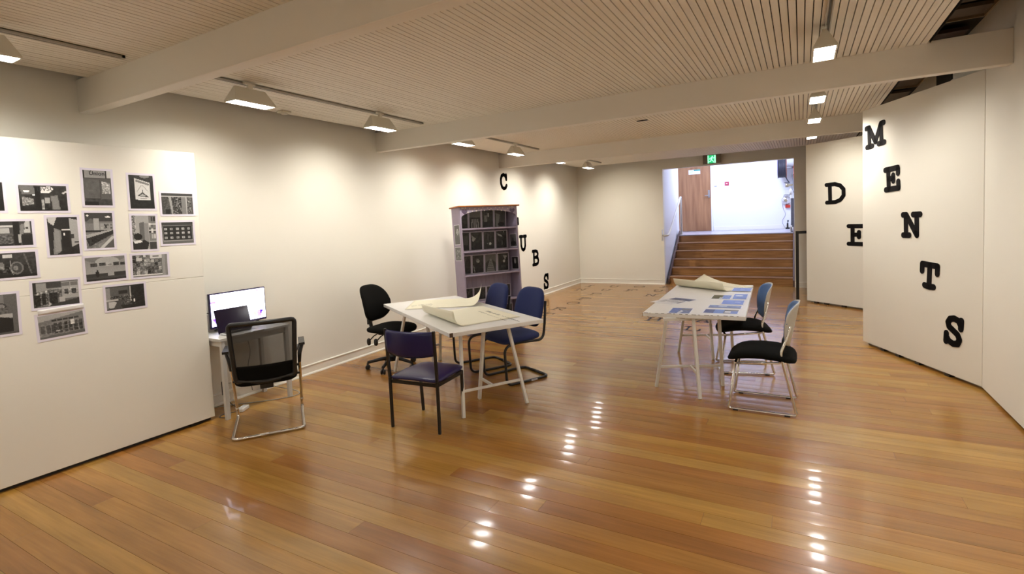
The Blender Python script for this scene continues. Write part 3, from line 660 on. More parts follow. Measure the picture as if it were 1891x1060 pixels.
# the panel's photographs: (u, z, w, h, roll, label, ops)
PH = [
 (-1.33, 1.959, .205, .22, 0, 'black and white photograph at the left picture edge, topmost of the partly cut prints', [('bg', 35), ('r', 0, .6, 1, 1, 20), ('r', .2, .1, .6, .4, 60)]),
 (-1.036, 1.951, .290, .208, .0, 'landscape photograph of a dim foyer under a glowing U V S U sign',
  [('bg', 42), ('grad', 60, 22), ('n', 0, 0, 1, 1, 14, 4), ('p', [(0, 0), (.3, 0), (.34, .35), (.06, .35)], 105), ('e', .15, .23, .07, .04, 245), ('e', .3, .38, .04, .03, 225), ('p', [(.05, .45), (.28, .5), (.28, .75), (.05, .8)], 135), ('n', .05, .45, .28, .8, 60, 1.3), ('r', .33, .05, .42, 1, 22), ('p', [(.45, .06), (.66, .02), (.72, .14), (.62, .3), (.44, .3)], 232), ('r', .44, .55, .5, .95, 150), ('n', .44, .5, .62, .95, 50, 1.5), ('r', .52, .48, .62, .7, 165), ('p', [(.64, .4), (.80, .38), (.84, 1), (.67, 1)], 112), ('p', [(.66, .43), (.79, .41), (.82, .97), (.69, .97)], 128), ('p', [(.9, .28), (1, .18), (1, .26), (.91, .34)], 205), ('r', 0, .95, 1, 1, 18)]),
 (-.717, 2.032, .205, .292, -.01, 'portrait photograph of a shopfront with Union lettering over the door',
  [('bg', 88), ('r', 0, 0, 1, .22, 150), ('r', 0, 0, .06, .22, 30), ('r', .28, .0, .31, .06, 60), ('r', .8, 0, .85, .24, 45), ('r', .85, 0, 1, .2, 205), ('r', 0, .21, 1, .24, 60), ('r', .04, .26, .57, .80, 92), ('n', .04, .26, .57, .8, 10, 5), ('r', .57, .26, .61, .8, 62), ('p', [(.64, .3), (.95, .36), (.95, .66), (.66, .66)], 170), ('n', .64, .32, .95, .66, 75, 1.5), ('r', .03, .80, .58, .82, 35), ('r', .06, .82, 1, 1, 62), ('n', 0, .8, 1, 1, 12, 3), ('r', 0, .9, .5, 1, 26)]),
 (-.427, 2.009, .203, .297, -.006, 'portrait photograph of a pale notice with a triangle on dark glass',
  [('bg', 30), ('grad', 40, 24), ('n', 0, 0, 1, 1, 12, 3), ('e', .65, .03, .2, .05, 120), ('p', [(.23, .09), (.86, .22), (.86, .75), (.23, .73)], 205), ('p', [(.28, .13), (.82, .24), (.82, .3), (.28, .2)], 120), ('p', [(.3, .62), (.53, .5), (.8, .66)], 60), ('p', [(.4, .61), (.53, .55), (.68, .63)], 165), ('l', (.53, .45), (.55, .52), .015, 40), ('l', (.5, .3), (.3, .5), .008, 130), ('l', (.55, .3), (.78, .5), .008, 130), ('r', .42, .695, .7, .705, 90)]),
 (-.167, 1.916, .277, .207, -.007, 'landscape photograph of cluttered shelves seen between pale door leaves',
  [('bg', 75), ('r', 0, 0, 1, .13, 60), ('r', 0, .12, 1, .16, 175), ('r', 0, .16, .2, 1, 70), ('n', .03, .2, .25, 1, 30, 2), ('p', [(.22, .18), (.3, .18), (.36, 1), (.3, 1)], 150), ('r', .34, .17, .62, .98, 60), ('n', .34, .17, .62, .98, 120, 1.1), ('r', .62, .18, .76, 1, 118), ('r', .76, .17, .8, 1, 165), ('r', .8, .2, .92, .9, 90), ('n', .8, .2, .95, .9, 90, 1.2), ('r', .1, .75, .25, 1, 30)]),
 (-1.245, 1.712, .29, .195, .0, 'landscape photograph of a workroom, cut by left edge, above motorbike picture',
  [('bg', 70), ('r', 0, 0, 1, .13, 60), ('r', 0, .16, .62, .24, 195), ('r', 0, .26, .56, .48, 175), ('r', .3, .2, .32, .48, 60), ('r', 0, .48, .6, 1, 88), ('n', 0, .55, .65, .95, 50, 1.5), ('r', .62, 0, .75, 1, 30), ('p', [(.78, .12), (.86, .12), (.82, .6), (.74, .6)], 125), ('p', [(.87, 0), (.97, 0), (.96, .5), (.84, .5)], 185), ('r', .87, .25, .93, .33, 60), ('r', .72, .55, .76, .9, 170), ('r', .78, .55, 1, 1, 35), ('r', 0, .93, .6, 1, 35)]),
 (-.947, 1.684, .203, .300, -.0, 'portrait photograph of a dark corridor with an open pale door at left',
  [('bg', 38), ('p', [(0, 0), (.32, 0), (.2, .22), (.05, .15)], 190), ('r', 0, .15, .1, 1, 40), ('p', [(.2, .28), (.42, .35), (.40, .98), (.12, .98)], 125), ('p', [(.22, .31), (.38, .37), (.37, .9), (.18, .92)], 140), ('r', .44, .33, .72, .36, 215), ('r', .44, .37, .7, .85, 28), ('r', .5, .43, .56, .5, 235), ('p', [(.72, .03), (1, .08), (1, .72), (.76, .8)], 165), ('r', .76, .45, .86, .57, 55), ('r', .84, .66, 1, .69, 40), ('p', [(.4, .9), (.7, .82), (1, .85), (1, 1), (.2, 1)], 34), ('n', 0, .8, 1, 1, 8, 3)]),
 (-.730, 1.714, .205, .297, -.012, 'portrait photograph of a canteen with long tables in diagonal rows',
  [('bg', 120), ('r', 0, 0, 1, .25, 62), ('e', .1, .08, .05, .02, 230), ('e', .83, .12, .1, .025, 240), ('p', [(.2, .15), (.5, .28), (0, .3)], 100), ('r', .3, .15, .5, .5, 168), ('r', 0, .3, .3, .52, 120), ('r', .52, .3, 1, .5, 150), ('r', .7, .34, .78, .44, 50), ('grid', .52, .3, 1, .48, 4, 2, (.2, 60, 150)), ('r', .0, .5, 1, .55, 45), ('p', [(0, .62), (.9, .48), (1, .52), (.05, .72)], 165), ('p', [(0, .72), (1, .5), (1, .60), (.1, .95)], 40), ('n', 0, .72, .8, 1, 28, 1.4), ('p', [(.45, 1), (.95, .66), (1, .66), (1, .72), (.6, 1)], 190), ('p', [(.62, 1), (1, .74), (1, 1)], 85)]),
 (-.433, 1.686, .201, .302, -.02, 'portrait photograph of an office corner with a grey locker and desk',
  [('bg', 165), ('r', 0, 0, .12, .7, 120), ('n', 0, 0, .14, .6, 80, 1.4), ('p', [(.3, .22), (.5, .18), (.5, .72), (.3, .72)], 100), ('p', [(.5, .22), (.68, .22), (.68, .95), (.5, .9)], 138), ('r', .7, 0, 1, .75, 120), ('grid', .68, .02, 1, .7, 3, 4, (.12, 30, 190)), ('r', .7, .23, 1, .26, 215), ('r', .7, .42, 1, .45, 215), ('e', .22, .62, .18, .1, 30), ('p', [(0, .75), (.5, .72), (.68, .8), (.6, 1), (0, 1)], 38), ('p', [(.02, .76), (.3, .72), (.42, .78), (.1, .82)], 225), ('r', .7, .78, 1, 1, 60)]),
 (-.183, 1.673, .276, .211, -.004, 'landscape photograph of a dark board with rows of small pale badges',
  [('bg', 40), ('r', 0, 0, 1, .14, 62), ('r', 0, .14, 1, .17, 130), ('grid', .02, .2, .95, .82, 5, 3, (.27, 150, 60)), ('grid', .02, .2, .95, .82, 5, 3, (.40, 90, 40)), ('r', .02, .84, .98, .87, 150), ('r', 0, .88, 1, 1, 100), ('l', (.02, .2), (.02, .85), .01, 160), ('l', (.97, .2), (.97, .85), .01, 150)]),
 (-1.245, 1.500, .30, .197, -.0, 'landscape photograph with a round wheel and bright window, cut by left edge',
  [('bg', 38), ('grad', 60, 30), ('n', 0, 0, 1, 1, 16, 3), ('r', .38, .05, .56, .2, 200), ('p', [(.15, .4), (.38, .36), (.4, .65), (.15, .7)], 115), ('e', .62, .62, .13, .26, 110), ('e', .62, .62, .10, .2, 62), ('e', .6, .62, .05, .1, 130), ('l', (.15, .4), (.15, .7), .012, 190), ('l', (.5, .3), (.54, .9), .008, 140), ('l', (.78, .05), (.9, .95), .015, 95), ('n', .1, .5, .6, .8, 60, 1.4), ('r', 0, .9, 1, 1, 22)]),
 (-.712, 1.426, .285, .208, .003, 'landscape photograph of an empty gallery with small pictures on walls',
  [('grad', 130, 165), ('e', .5, .05, .5, .2, 115), ('e', .55, .2, .3, .2, 165), ('r', .12, .24, .29, .4, 62), ('r', .34, .25, .5, .38, 62), ('r', .55, .33, .66, .36, 80), ('r', .7, .26, .84, .4, 55), ('r', .87, .27, 1, .41, 55), ('n', .12, .24, 1, .4, 25, 1.5), ('r', 0, .7, .53, .86, 52), ('r', .7, .68, 1, .86, 48), ('p', [(0, .86), (.5, .82), (1, .86), (1, 1), (0, 1)], 62), ('e', .28, .72, .05, .14, 25), ('e', .28, .57, .02, .04, 30), ('r', 0, .93, 1, 1, 34)]),
 (-.410, 1.419, .283, .205, -.022, 'landscape photograph of a noticeboard crammed with snapshots below lettering',
  [('bg', 190), ('r', 0, .0, .84, .93, 95), ('grid', 0, .02, .82, .9, 8, 5, (.06, 25, 160)), ('n', 0, .02, .82, .9, 60, 1.2), ('r', .5, .0, .84, .17, 205), ('r', .57, .06, .75, .11, 90), ('r', .3, 0, .38, .1, 200), ('r', .1, .12, .26, .28, 195), ('r', 0, .91, .84, .94, 225), ('r', .84, 0, 1, 1, 150), ('r', .93, 0, 1, 1, 128), ('r', 0, .95, .84, 1, 120)]),
 (-1.018, 1.278, .286, .207, -.012, 'landscape photograph of people in a hall beside posters on pillars',
  [('bg', 105), ('r', 0, 0, .08, 1, 45), ('r', .08, .05, .3, .5, 150), ('r', .28, .02, .6, .25, 62), ('r', .3, .28, .62, .33, 160), ('n', .3, .3, .6, .7, 60, 1.3), ('r', .62, .04, 1, .72, 165), ('grid', .62, .06, 1, .24, 2, 1, (.07, 80, 40)), ('grid', .64, .28, .98, .62, 2, 1, (.22, 55, 20)), ('n', .64, .3, .98, .58, 50, 1.3), ('n', .02, .35, .3, .95, 90, 1.4), ('r', .04, .5, .14, .95, 28), ('r', .18, .45, .27, .9, 35), ('r', .34, .45, .52, .9, 32), ('n', .04, .45, .5, .9, 30, 1.5), ('p', [(.3, 1), (.33, .8), (.4, .95)], 185), ('p', [(.4, .9), (1, .75), (1, 1), (.3, 1)], 52), ('r', .55, .65, .68, .85, 175)]),
 (-.600, 1.192, .290, .211, -.005, 'landscape photograph of a crowded office, alone at lower right of panel',
  [('bg', 62), ('r', 0, .05, .1, .6, 140), ('r', .1, .05, .58, .45, 88), ('r', .33, .2, .55, .35, 38), ('r', .6, .05, .635, .7, 165), ('r', .64, 0, 1, 1, 30), ('n', .64, .1, 1, .9, 16, 2), ('n', .1, .4, .72, .75, 90, 1.3), ('r', .0, .55, .3, .62, 180), ('e', .12, .78, .17, .14, 190), ('r', 0, .62, .05, .95, 120), ('p', [(.3, .6), (.5, .6), (.3, 1), (.15, 1)], 70), ('n', .35, .6, .75, .95, 40, 1.6), ('r', .70, .62, .74, .74, 230), ('r', .4, .85, 1, 1, 30)]),
 (-1.318, 1.178, .205, .297, -.015, 'portrait photograph of a mirror and counter, cut by left picture edge',
  [('bg', 115), ('grad', 125, 100), ('r', .62, .0, 1, 1, 95), ('e', .55, .3, .14, .09, 60), ('e', .55, .3, .09, .06, 130), ('r', .45, .33, .72, .5, 80), ('n', .4, .3, .75, .5, 40, 2), ('p', [(.4, .5), (.85, .5), (.85, .6), (.5, .56)], 170), ('p', [(0, .62), (.5, .56), (.86, .62), (.86, .98), (0, 1)], 28), ('r', 0, .95, 1, 1, 80)]),
 (-1.005, 1.054, .287, .196, .03, 'landscape photograph of a low building with many windows, lowest on the panel',
  [('bg', 128), ('p', [(0, 0), (.0, .3), (1, .08), (1, 0)], 165), ('p', [(.0, .28), (1, .05), (1, .2), (0, .42)], 118), ('grid', .28, .22, .9, .32, 5, 1, (.1, 45, 20)), ('grid', .02, .40, .98, .86, 8, 1, (.13, 70, 30)), ('grid', .3, .38, .98, .86, 6, 3, (.16, 35, 40)), ('r', .7, .34, .78, .55, 215), ('r', .35, .7, .45, .76, 190), ('n', .0, .35, 1, .9, 22, 1.5), ('p', [(0, .92), (1, .86), (1, 1), (0, 1)], 95)]),
]
dp_m = Matrix.Translation(dp.location) @ Matrix.Rotation(dp.rotation_euler.z, 4, 'Z')
Rfront = Matrix(((1, 0, 0, 0), (0, 0, -1, 0), (0, 1, 0, 0), (0, 0, 0, 1)))     # sheet xy -> panel xz, facing -y
for i, (u, z, pw_, ph_, roll, lb, ops) in enumerate(PH):
    nx = 56 if pw_ > ph_ else 40; ny = int(nx*ph_/pw_)
    k1, k2 = random.uniform(0, .006), random.uniform(0, .006); sgn = random.choice((-1, 1))
    cf = lambda x, y, a=k1, b=k2, q=pw_, h_=ph_, s_=sgn: a*max(0, (s_*x/q*2))**3*max(0, y/h_*2)**2+b*max(0, -y/h_*2-.5)**2*abs(x/q*2)
    o = print_mesh('photo_print', pw_, ph_, .016, paint(nx, ny, ops), cf)
    o.matrix_basis = dp_m @ Matrix.Translation((u, -.0012, z)) @ Rfront @ Matrix.Rotation(roll, 4, 'Z')
    tag(o, lb, 'photograph', 'photographs pinned to the left panel')
    if i == 1: text_obj('UVSU', .040, inkm, o, Matrix.Translation((.014, .063, .0014)) @ Matrix.Rotation(.08, 4, 'Z'), .1)
    if i == 2:
        text_obj('Union', .040, inkm, o, Matrix.Translation((.0, .107, .0014)), 0, bold=.0008)
# folded flap of paper above the lowest photograph
o = MB().sheet(8, 3, lambda u, v: (-.13+.26*u, .0+.035*v, .002+.006*math.sin(PI*u)*v)).build('paper_flap', whitep)
o.matrix_basis = dp_m @ Matrix.Translation((-1.0, -.002, 1.145)) @ Rfront @ Matrix.Rotation(.03, 4, 'Z'); tag(o, 'creased strip of white paper taped above the lowest photograph', 'paper')

# ------------------------------------------------------------------ lilac bookcase leaning back to the left wall
SW, SD, SH = .971, .284, 1.888
bk = empty('bookcase', (-4.227, 6.087, 0)); bk.rotation_euler = (0, 0, 0)
bk.matrix_basis = Matrix.Translation((-4.227, 6.087, 0.012)) @ Matrix.Rotation(1.058, 4, 'Z') @ Matrix.Rotation(-.048, 4, 'X')
bkm = bk.matrix_basis.copy()
tag(bk, 'lilac painted open bookcase with orange top board and heart decorated arch', 'bookcase')
MB().bb(0, .022, 0, SD, 0, SH-.02).build('side_panel', lilac, bk, bevel=.002)
MB().bb(SW-.022, SW, 0, SD, 0, SH-.02).build('side_panel', lilac, bk, bevel=.002)
for z in (.075, .466, .872, 1.222, 1.556): MB().bb(.022, SW-.022, .004, SD-.012, z-.022, z).build('shelf', lilac, bk, bevel=.003)
for k in range(12):
    x0 = .022+(SW-.044)*k/12; MB().bb(x0+.0015, x0+(SW-.044)/12-.0015, SD-.012, SD-.002, .05, SH-.02).build('back_plank', lilac, bk, bevel=.002)
MB().bb(-.008, SW+.008, -.012, .02, 0, .055).build('plinth', lilac, bk, bevel=.003)
MB().bb(-.035, SW+.035, -.04, SD+.005, SH-.02, SH).build('top_board', orangew, bk, bevel=.005)
pts = [(0, SH-.02), (SW, SH-.02), (SW, 1.735)]+[(SW/2+(SW/2-.02)*math.cos(a), 1.715+.10*math.sin(a)) for a in [PI*k/16 for k in range(17)]]+[(0, 1.735)]
ar = MB().prism(pts[::-1], -.004, .016, fn=lambda x, y, z: (x, z, y)).build('arched_valance', lilac, bk)
bm = bmesh.new(); bm.from_mesh(ar.data); bmesh.ops.recalc_face_normals(bm, faces=bm.faces); bm.to_mesh(ar.data); bm.free()
def heart(cx, cz, s):
    p = []
    for k in range(24):
        t = 2*PI*k/24; p.append((cx+s*.058*(16*math.sin(t)**3)/16, cz+s*.055*(13*math.cos(t)-5*math.cos(2*t)-2*math.cos(3*t)-math.cos(4*t))/16))
    return MB().prism(p, -.0065, -.0042, fn=lambda x, y, z: (x, z, y))
for cx, s in ((.075, .8), (.885, .8)): heart(cx, 1.80, s).build('heart_decal', lilacd, ar)
mb = MB()
for k in range(26):
    cx = .03+.035*k+random.uniform(-.01, .01); cz = 1.845-.018*random.random()-.03*(k % 2)-.05*abs((cx/SW-.5)*2)**3+.01
    if min(abs(cx-.075), abs(cx-.885)) < .05: cz = 1.857
    p = [(cx+random.uniform(.006, .015)*math.cos(a), cz+random.uniform(.005, .013)*math.sin(a)) for a in [2*PI*q/7 for q in range(7)]]
    MB().prism(p, -.0058, -.0042, fn=lambda x, y, z: (x, z, y)).build('sponged_motif', spong, ar)
DK = lambda *e: [('bg', 34), ('grad', 50, 26), ('n', 0, 0, 1, 1, 22, 3)]+list(e)
def shelf_print(u, v, z, w_, h_, ops, lb, tilt=.06, roll=0, tint=(1, 1, .96)):
    im = paint(24, int(24*h_/w_), ops, tint)
    o = print_mesh('photo_print', w_, h_, .012, im, None, paper=(.56, .52, .60))
    M = bkm @ Matrix.Translation((u, v, z)) @ Matrix.Rotation(-tilt, 4, 'X') @ Matrix.Translation((0, 0, h_/2)) @ Rfront @ Matrix.Rotation(roll, 4, 'Z')
    o.matrix_basis = M; tag(o, lb, 'photograph', 'photographs in the lilac bookcase'); return o
ord_ = ['first', 'second', 'third', 'fourth']
R1 = [DK(('r', .3, .2, .7, .5, 60)), DK(('r', 0, 0, 1, .4, 92), ('r', .15, .46, .85, .5, 20), *[('p', [(.2+.17*k, .5), (.28+.17*k, .5), (.26+.2*k, 1), (.16+.2*k, 1)], 150) for k in range(4)]),
      DK(('r', .15, .3, .45, .7, 110), ('r', .5, .2, .62, .4, 150), ('r', .6, .0, .9, .2, 30), ('n', 0, .1, 1, .8, 20, 2)), DK(('bg', 70), ('p', [(.1, .2), (.5, .3), (.3, 1), (.15, 1)], 120), ('p', [(.5, .3), (.8, .1), (.9, .6), (.6, .7)], 60), ('e', .6, .85, .3, .12, 20))]
R2 = [DK(('r', .4, .2, .9, .7, 70)), DK(('p', [(.05, .15), (.45, .35), (.2, .55)], 150), ('e', .2, .42, .1, .08, 175)), DK(('e', .6, .7, .12, .07, 200), ('l', (.4, .1), (.4, .5), .02, 110), ('e', .35, .68, .05, .03, 130)), DK(('p', [(.05, .12), (.5, .22), (.6, .35), (.2, .25)], 160), ('r', .55, .55, .6, .8, 120), ('r', .7, .02, .75, .1, 190))]
R3 = [DK(('p', [(0, .2), (.5, .4), (.4, .9), (0, .6)], 80), ('l', (.6, .1), (.2, .9), .03, 90)), DK(('e', .5, .33, .16, .1, 130), ('l', (.1, .6), (.2, .95), .03, 160), ('n', .3, .2, .7, .45, 60, 1.2)),
      DK(('bg', 95), ('p', [(.45, .25), (.55, .25), (.9, 1), (.1, 1)], 130), *[('r', .42-.05*k, .4+.1*k, .58+.05*k, .43+.1*k, 50) for k in range(6)], ('p', [(0, .5), (.4, .3), (.1, 1), (0, 1)], 50), ('p', [(1, .5), (.6, .3), (.9, 1), (1, 1)], 50)),
      DK(('r', .0, .05, .1, 1, 110), ('p', [(.5, .1), (.9, .15), (.7, .4)], 150), ('e', .6, .45, .1, .08, 200), ('r', .3, .7, .8, .85, 60))]
for rn, z0, R_ in (('top shelf', 1.556, R1), ('second shelf', 1.222, R2), ('third shelf', .872, R3)):
    for k in range(4):
        shelf_print(.131+.219*k, SD-.055, z0+.002, .212, .29, R_[k], 'dark photograph on the bookcase %s, %s from the left' % (rn, ord_[k]), tilt=-.06 if False else -.10, roll=random.uniform(-.01, .01))
R4 = [DK(('n', .1, .1, .9, .6, 60, 1.5)), DK(('n', 0, 0, 1, 1, 30, 2)), DK(('n', 0, 0, 1, .8, 30, 2)), DK(('n', .1, .1, .9, .8, 60, 1.5), ('r', .1, .3, .3, .9, 90))]
for k in range(4): shelf_print(.133+.219*k, SD-.05, .468, .215, .205, R4[k], 'dark photograph on fourth bookcase shelf, %s from the left' % ord_[k], tilt=-.10)
for k in (2, 3): shelf_print(.13+.222*k, SD-.05, .077, .215, .29, R4[k], 'dark photograph on bottom bookcase shelf, %s from the left' % ord_[k], tilt=-.10)
def side_print(x, v, z, w_, h_, ops, lb, out):
    o = print_mesh('photo_print', w_, h_, .011, paint(20, int(20*h_/w_), ops), None, paper=(.62, .60, .66))
    # facing -x of the bookcase frame
    F = Matrix(((0, 0, -1, 0), (-1, 0, 0, 0), (0, 1, 0, 0), (0, 0, 0, 1)))
    o.matrix_basis = bkm @ Matrix.Translation((x, v, z)) @ F; tag(o, lb, 'photograph', 'photographs in the lilac bookcase'); return o
side_print(-.001, .135, 1.475, .19, .30, DK(('bg', 100), ('e', .6, .35, .25, .16, 165), ('n', .35, .2, .9, .5, 60, 1.2), ('r', 0, .6, 1, 1, 92)), 'photograph stuck high on the outer left side of bookcase', True)
side_print(-.001, .14, 1.195, .21, .21, DK(('bg', 110), ('n', .1, .1, .9, .9, 70, 1.5)), 'photograph stuck lower on the outer left side of bookcase', True)
side_print(SW-.0235, .12, 1.345, .20, .21, DK(('bg', 85), ('grad', 110, 70), ('e', .5, .75, .4, .2, 18), ('e', .45, .5, .12, .2, 30)), 'photograph inside bookcase right side above second shelf', False)
side_print(SW-.0235, .11, .99, .20, .205, DK(('bg', 14), ('r', .35, .1, .65, .5, 120), ('e', .5, .35, .16, .2, 180)), 'very dark photograph inside bookcase right side above third shelf', False)

# ------------------------------------------------------------------ trestle tables
def trestle(x, y, rz, label, group, cv=.075):
    t = empty('trestle', (x, y, 0), rz); tag(t, label, 'trestle', group)
    H = .70; yb = .17
    F = [(-.31, 0), (.31, 0)]; T = [(-.31+cv, yb), (.31-cv, yb)]
    for (fx, fy), (tx, ty) in zip(F, T): MB().bar((fx, fy, 0), (tx, ty, H-.012), .026, .03).build('leg', whitet, t, bevel=.003)
    MB().bar((0, .36, 0), (0, yb+.02, H-.012), .026, .036).build('leg', whitet, t, bevel=.003)
    MB().bb(-.262, .262, yb-.016, yb+.022, H-.028, H).build('top_bar', whitet, t, bevel=.002)
    q = .21/H; xa = .31-cv*q; ya = yb*q; yl = .36+(yb+.02-.36)*q
    cb = MB().bar((-xa, ya, .21), (xa, ya, .21), .016, .022).build('crossbar', whitet, t, bevel=.002)
    MB().bar((0, ya, .21), (0, yl, .21), .016, .022).lathe([(.006, -.012), (.006, .012)], 8, (0, ya-.002, .21), axis='Y').build('strut', whitet, t)
    return t
# table one
TA = -31.6/180*PI; T1C = (-3.198, 4.353); TL, TW, TT = 2.06, .925, .735
tb = empty('table_top', (*T1C, .70), TA); tag(tb, 'white door-like table top holding two cream paper sheets', 'table top')
MB().bb(-TL/2, TL/2, -TW/2, TW/2, 0, .035).build('board', topm, tb, bevel=.002)
MB().bb(TL/2-.003, TL/2+.0008, -TW/2-.0008, -TW/2+.03, .0, .036).build('chipped_edge', wearm, tb)
def toworld(o, a, x, y): return (o[0]+math.cos(a)*x-math.sin(a)*y, o[1]+math.sin(a)*x+math.cos(a)*y)
def trest_from(A, C, lab, grp, cv=.075):
    mx, my = (A[0]+C[0])/2, (A[1]+C[1])/2; return trestle(mx, my, math.atan2(C[1]-A[1], C[0]-A[0]), lab, grp, cv)
trest_from((-2.507, 3.486), (-2.176, 4.004), 'white metal trestle under the near end of the writing table', 'white trestle legs')
trest_from((-3.84, 4.905), (-4.03, 4.32), 'white metal trestle under the far end of the writing table', 'white trestle legs')
# table two
T2A = 2.6/180*PI; T2C = (-.915, 5.82); T2L, T2W = 2.08, .885
tb2 = empty('table_top', (*T2C, .70), T2A); tag(tb2, 'white table top with worn edge spread with blue photographs', 'table top')
MB().bb(-T2W/2, T2W/2, -T2L/2, T2L/2, 0, .035).build('board', topm, tb2, bevel=.002)
mb = MB()
for k in range(16):
    x = -T2W/2+.01+T2W*k/16.5; mb.bb(x, x+random.uniform(.01, .045), -T2L/2-.0006, -T2L/2+.01, .0335, .0356)
for k in range(7):
    x = -T2W/2+.02+T2W*random.random()*.9; mb.bb(x, x+random.uniform(.01, .05), -T2L/2-.0006, -T2L/2+.004, -.0004, .002)
mb.bb(-T2W/2-.0006, -T2W/2+.004, -T2L/2-.0006, -T2L/2+.01, 0, .034).build('chipped_edge', wearm, tb2)
trest_from((-.663, 5.137), (-1.229, 4.878), 'white metal trestle under the near end of photo table', 'white trestle legs')
trest_from((-.745, 6.46), (-1.27, 6.25), 'white metal trestle under the far end of photo table', 'white trestle legs')
def curled(name, corner, a, b, La, Lb, flat, R, maxang, label, mirror=1, tipfn=None, nx=14, ny=26, z0=.7365):
    # sheet: u along a (length La), v along b (length Lb); beyond `flat` it rolls upward with radius R
    a = Vector((*a, 0)).normalized(); b = Vector((*b, 0)).normalized(); c0 = Vector((*corner, z0))
    def fn(u, v):
        s = v*Lb
        if s <= flat: p = c0+a*(u*La)+b*s; z = 0
        else:
            e = s-flat; an = min(e/R, maxang); p = c0+a*(u*La)+b*(flat+R*math.sin(an)); z = R*(1-math.cos(an)); ex = e-an*R
            if ex > 0: p = p+b*(ex*math.cos(an)); z += ex*math.sin(an)
        p = p+Vector((0, 0, z+.0012*math.sin(u*9)*math.sin(v*7)+.0014)); 
        if tipfn: p = p+Vector(tipfn(u, v))
        return p
    o = MB().sheet(nx, ny, fn).build(name, creamp); tag(o, label, 'paper', 'cream paper sheets on the tables'); return o, fn
def squig(x0, y0, L, amp, seed, n=40):
    r_ = random.Random(seed); return [(x0+L*i/n, y0+amp*math.sin(i*1.7+r_.random()*1.5)*r_.uniform(.4, 1)) for i in range(n+1)]
def writing(parent, org, ang, txt, size, squigs, z=.0):
    o = text_obj(txt, size, inkm, parent, Matrix.Translation((*org, z)) @ Matrix.Rotation(ang, 4, 'Z'), .3, bold=-size*.022)
    o.name = 'handwriting'
    for s_ in squigs:
        mb = MB()
        for p, q in zip(s_, s_[1:]):
            P_ = toworld(org, ang, *p); Q_ = toworld(org, ang, *q); mb.bar((P_[0], P_[1], z), (Q_[0], Q_[1], z), .0022, .0008)
        mb.build('handwriting', inkm, parent)
a1 = Vector((-.854, .52)); b1 = Vector((-.45, -.893))
s1, f1 = curled('paper_sheet', (-2.34, 4.25), a1, b1, .84, .80, .60, .10, 1.4, 'large cream sheet curling up at the near end of writing table', tipfn=lambda u, v: (0, 0, -.04*u*max(0, (v-.8)/.2)))
writing(s1, (-2.70, 4.335), -.575, 'What do the', .062, [squig(.20, 0, .36, .011, 3), squig(-.20, -.07, .2, .008, 4, 20), squig(.03, -.075, .25, .004, 5, 24), squig(.32, -.08, .12, .008, 8, 12)], .7395)
a2 = Vector((-.51, .86)); b2 = Vector((.86, .51))
s2, f2 = curled('paper_sheet', (-3.77, 4.245), a2, b2, .64, .88, .70, .12, 1.35, 'cream sheet curling up at the far end of writing table', tipfn=lambda u, v: (0, 0, .06*u*u*max(0, v-.75)*4+.004*abs(math.sin(v*11))*(1-u)))
writing(s2, (-3.84, 4.48), .95, 'Wh', .045, [squig(.05, 0, .16, .008, 11, 16), squig(-.04, -.055, .25, .006, 12, 22), squig(-.04, -.10, .22, .006, 13, 22)], .7405)
a3 = Vector((-.86, .50)); b3 = Vector((-.47, -.88))
s3, f3 = curled('paper_sheet', (-.50, 6.74), a3, b3, .72, .66, .50, .10, 1.3, 'cream sheet folding up at the far end of photo table', tipfn=lambda u, v: (0, 0, .10*u**3*max(0, 1-v*2.2)), z0=.7385)
writing(s3, (-.80, 6.80), -.50, 'What goes', .07, [squig(.22, .0, .22, .010, 21, 24), squig(-.12, -.10, .40, .006, 22, 40), squig(.0, -.16, .28, .005, 23, 30)], .7425)
# blue toned prints on table two: corners measured as centre, size, turn
BT = (.62, .78, 1.35)
def tprint(cx, cy, w_, h_, rot, ops, lb, z=0, mg=.012):
    o = print_mesh('photo_print', w_+2*mg, h_+2*mg, mg, paint(34, max(10, int(34*h_/w_)), ops), None, paper=(.80, .81, .86))
    o.matrix_basis = Matrix.Translation((cx, cy, .7362+z)) @ Matrix.Rotation(rot, 4, 'Z'); tag(o, lb, 'photograph', 'blue photographs on the table')
B0 = (95, 125, 195); B1_ = (130, 155, 215); BD = (60, 75, 130)
tprint(-.998, 4.951, .182, .265, .05, [('bg', (100, 115, 160)), ('p', [(0, 0), (.5, 0), (.35, .5), (.5, 1), (0, 1)], (85, 110, 175)), ('p', [(.5, .4), (.65, .6), (.55, 1), (.4, 1)], (205, 210, 220)), ('r', .5, .1, .9, .4, (110, 115, 125)), ('n', 0, 0, 1, 1, 30, 1.5)], 'blue grey photograph nearest the front table edge, on its own')
tprint(-1.19, 5.455, .24, .15, -.36, [('bg', (70, 75, 95)), ('n', 0, 0, 1, 1, 35, 1.5), ('r', .4, .5, .8, 1, (150, 155, 170)), ('r', 0, 0, 1, .15, (110, 120, 150))], 'dark photograph turned askew at the left table edge')
tprint(-1.11, 5.60, .25, .13, -.40, [('bg', (72, 80, 110)), ('n', 0, 0, 1, 1, 25, 2), ('r', 0, .7, 1, 1, (50, 55, 75))], 'dark photograph lying just beyond the askew one', .0006)
tprint(-.650, 5.000, .285, .19, .02, [('bg', (98, 125, 200)), ('grad', 80, 130, 1), ('n', 0, 0, 1, 1, 18, 4), ('r', 0, 0, .3, 1, (70, 85, 140)), ('r', .62, .35, .78, .75, (235, 240, 250)), ('r', .78, .3, 1, 1, (105, 130, 200)), ('r', .3, .0, .6, 1, (110, 140, 205))], 'blue photograph with a bright spot at the near right table corner')
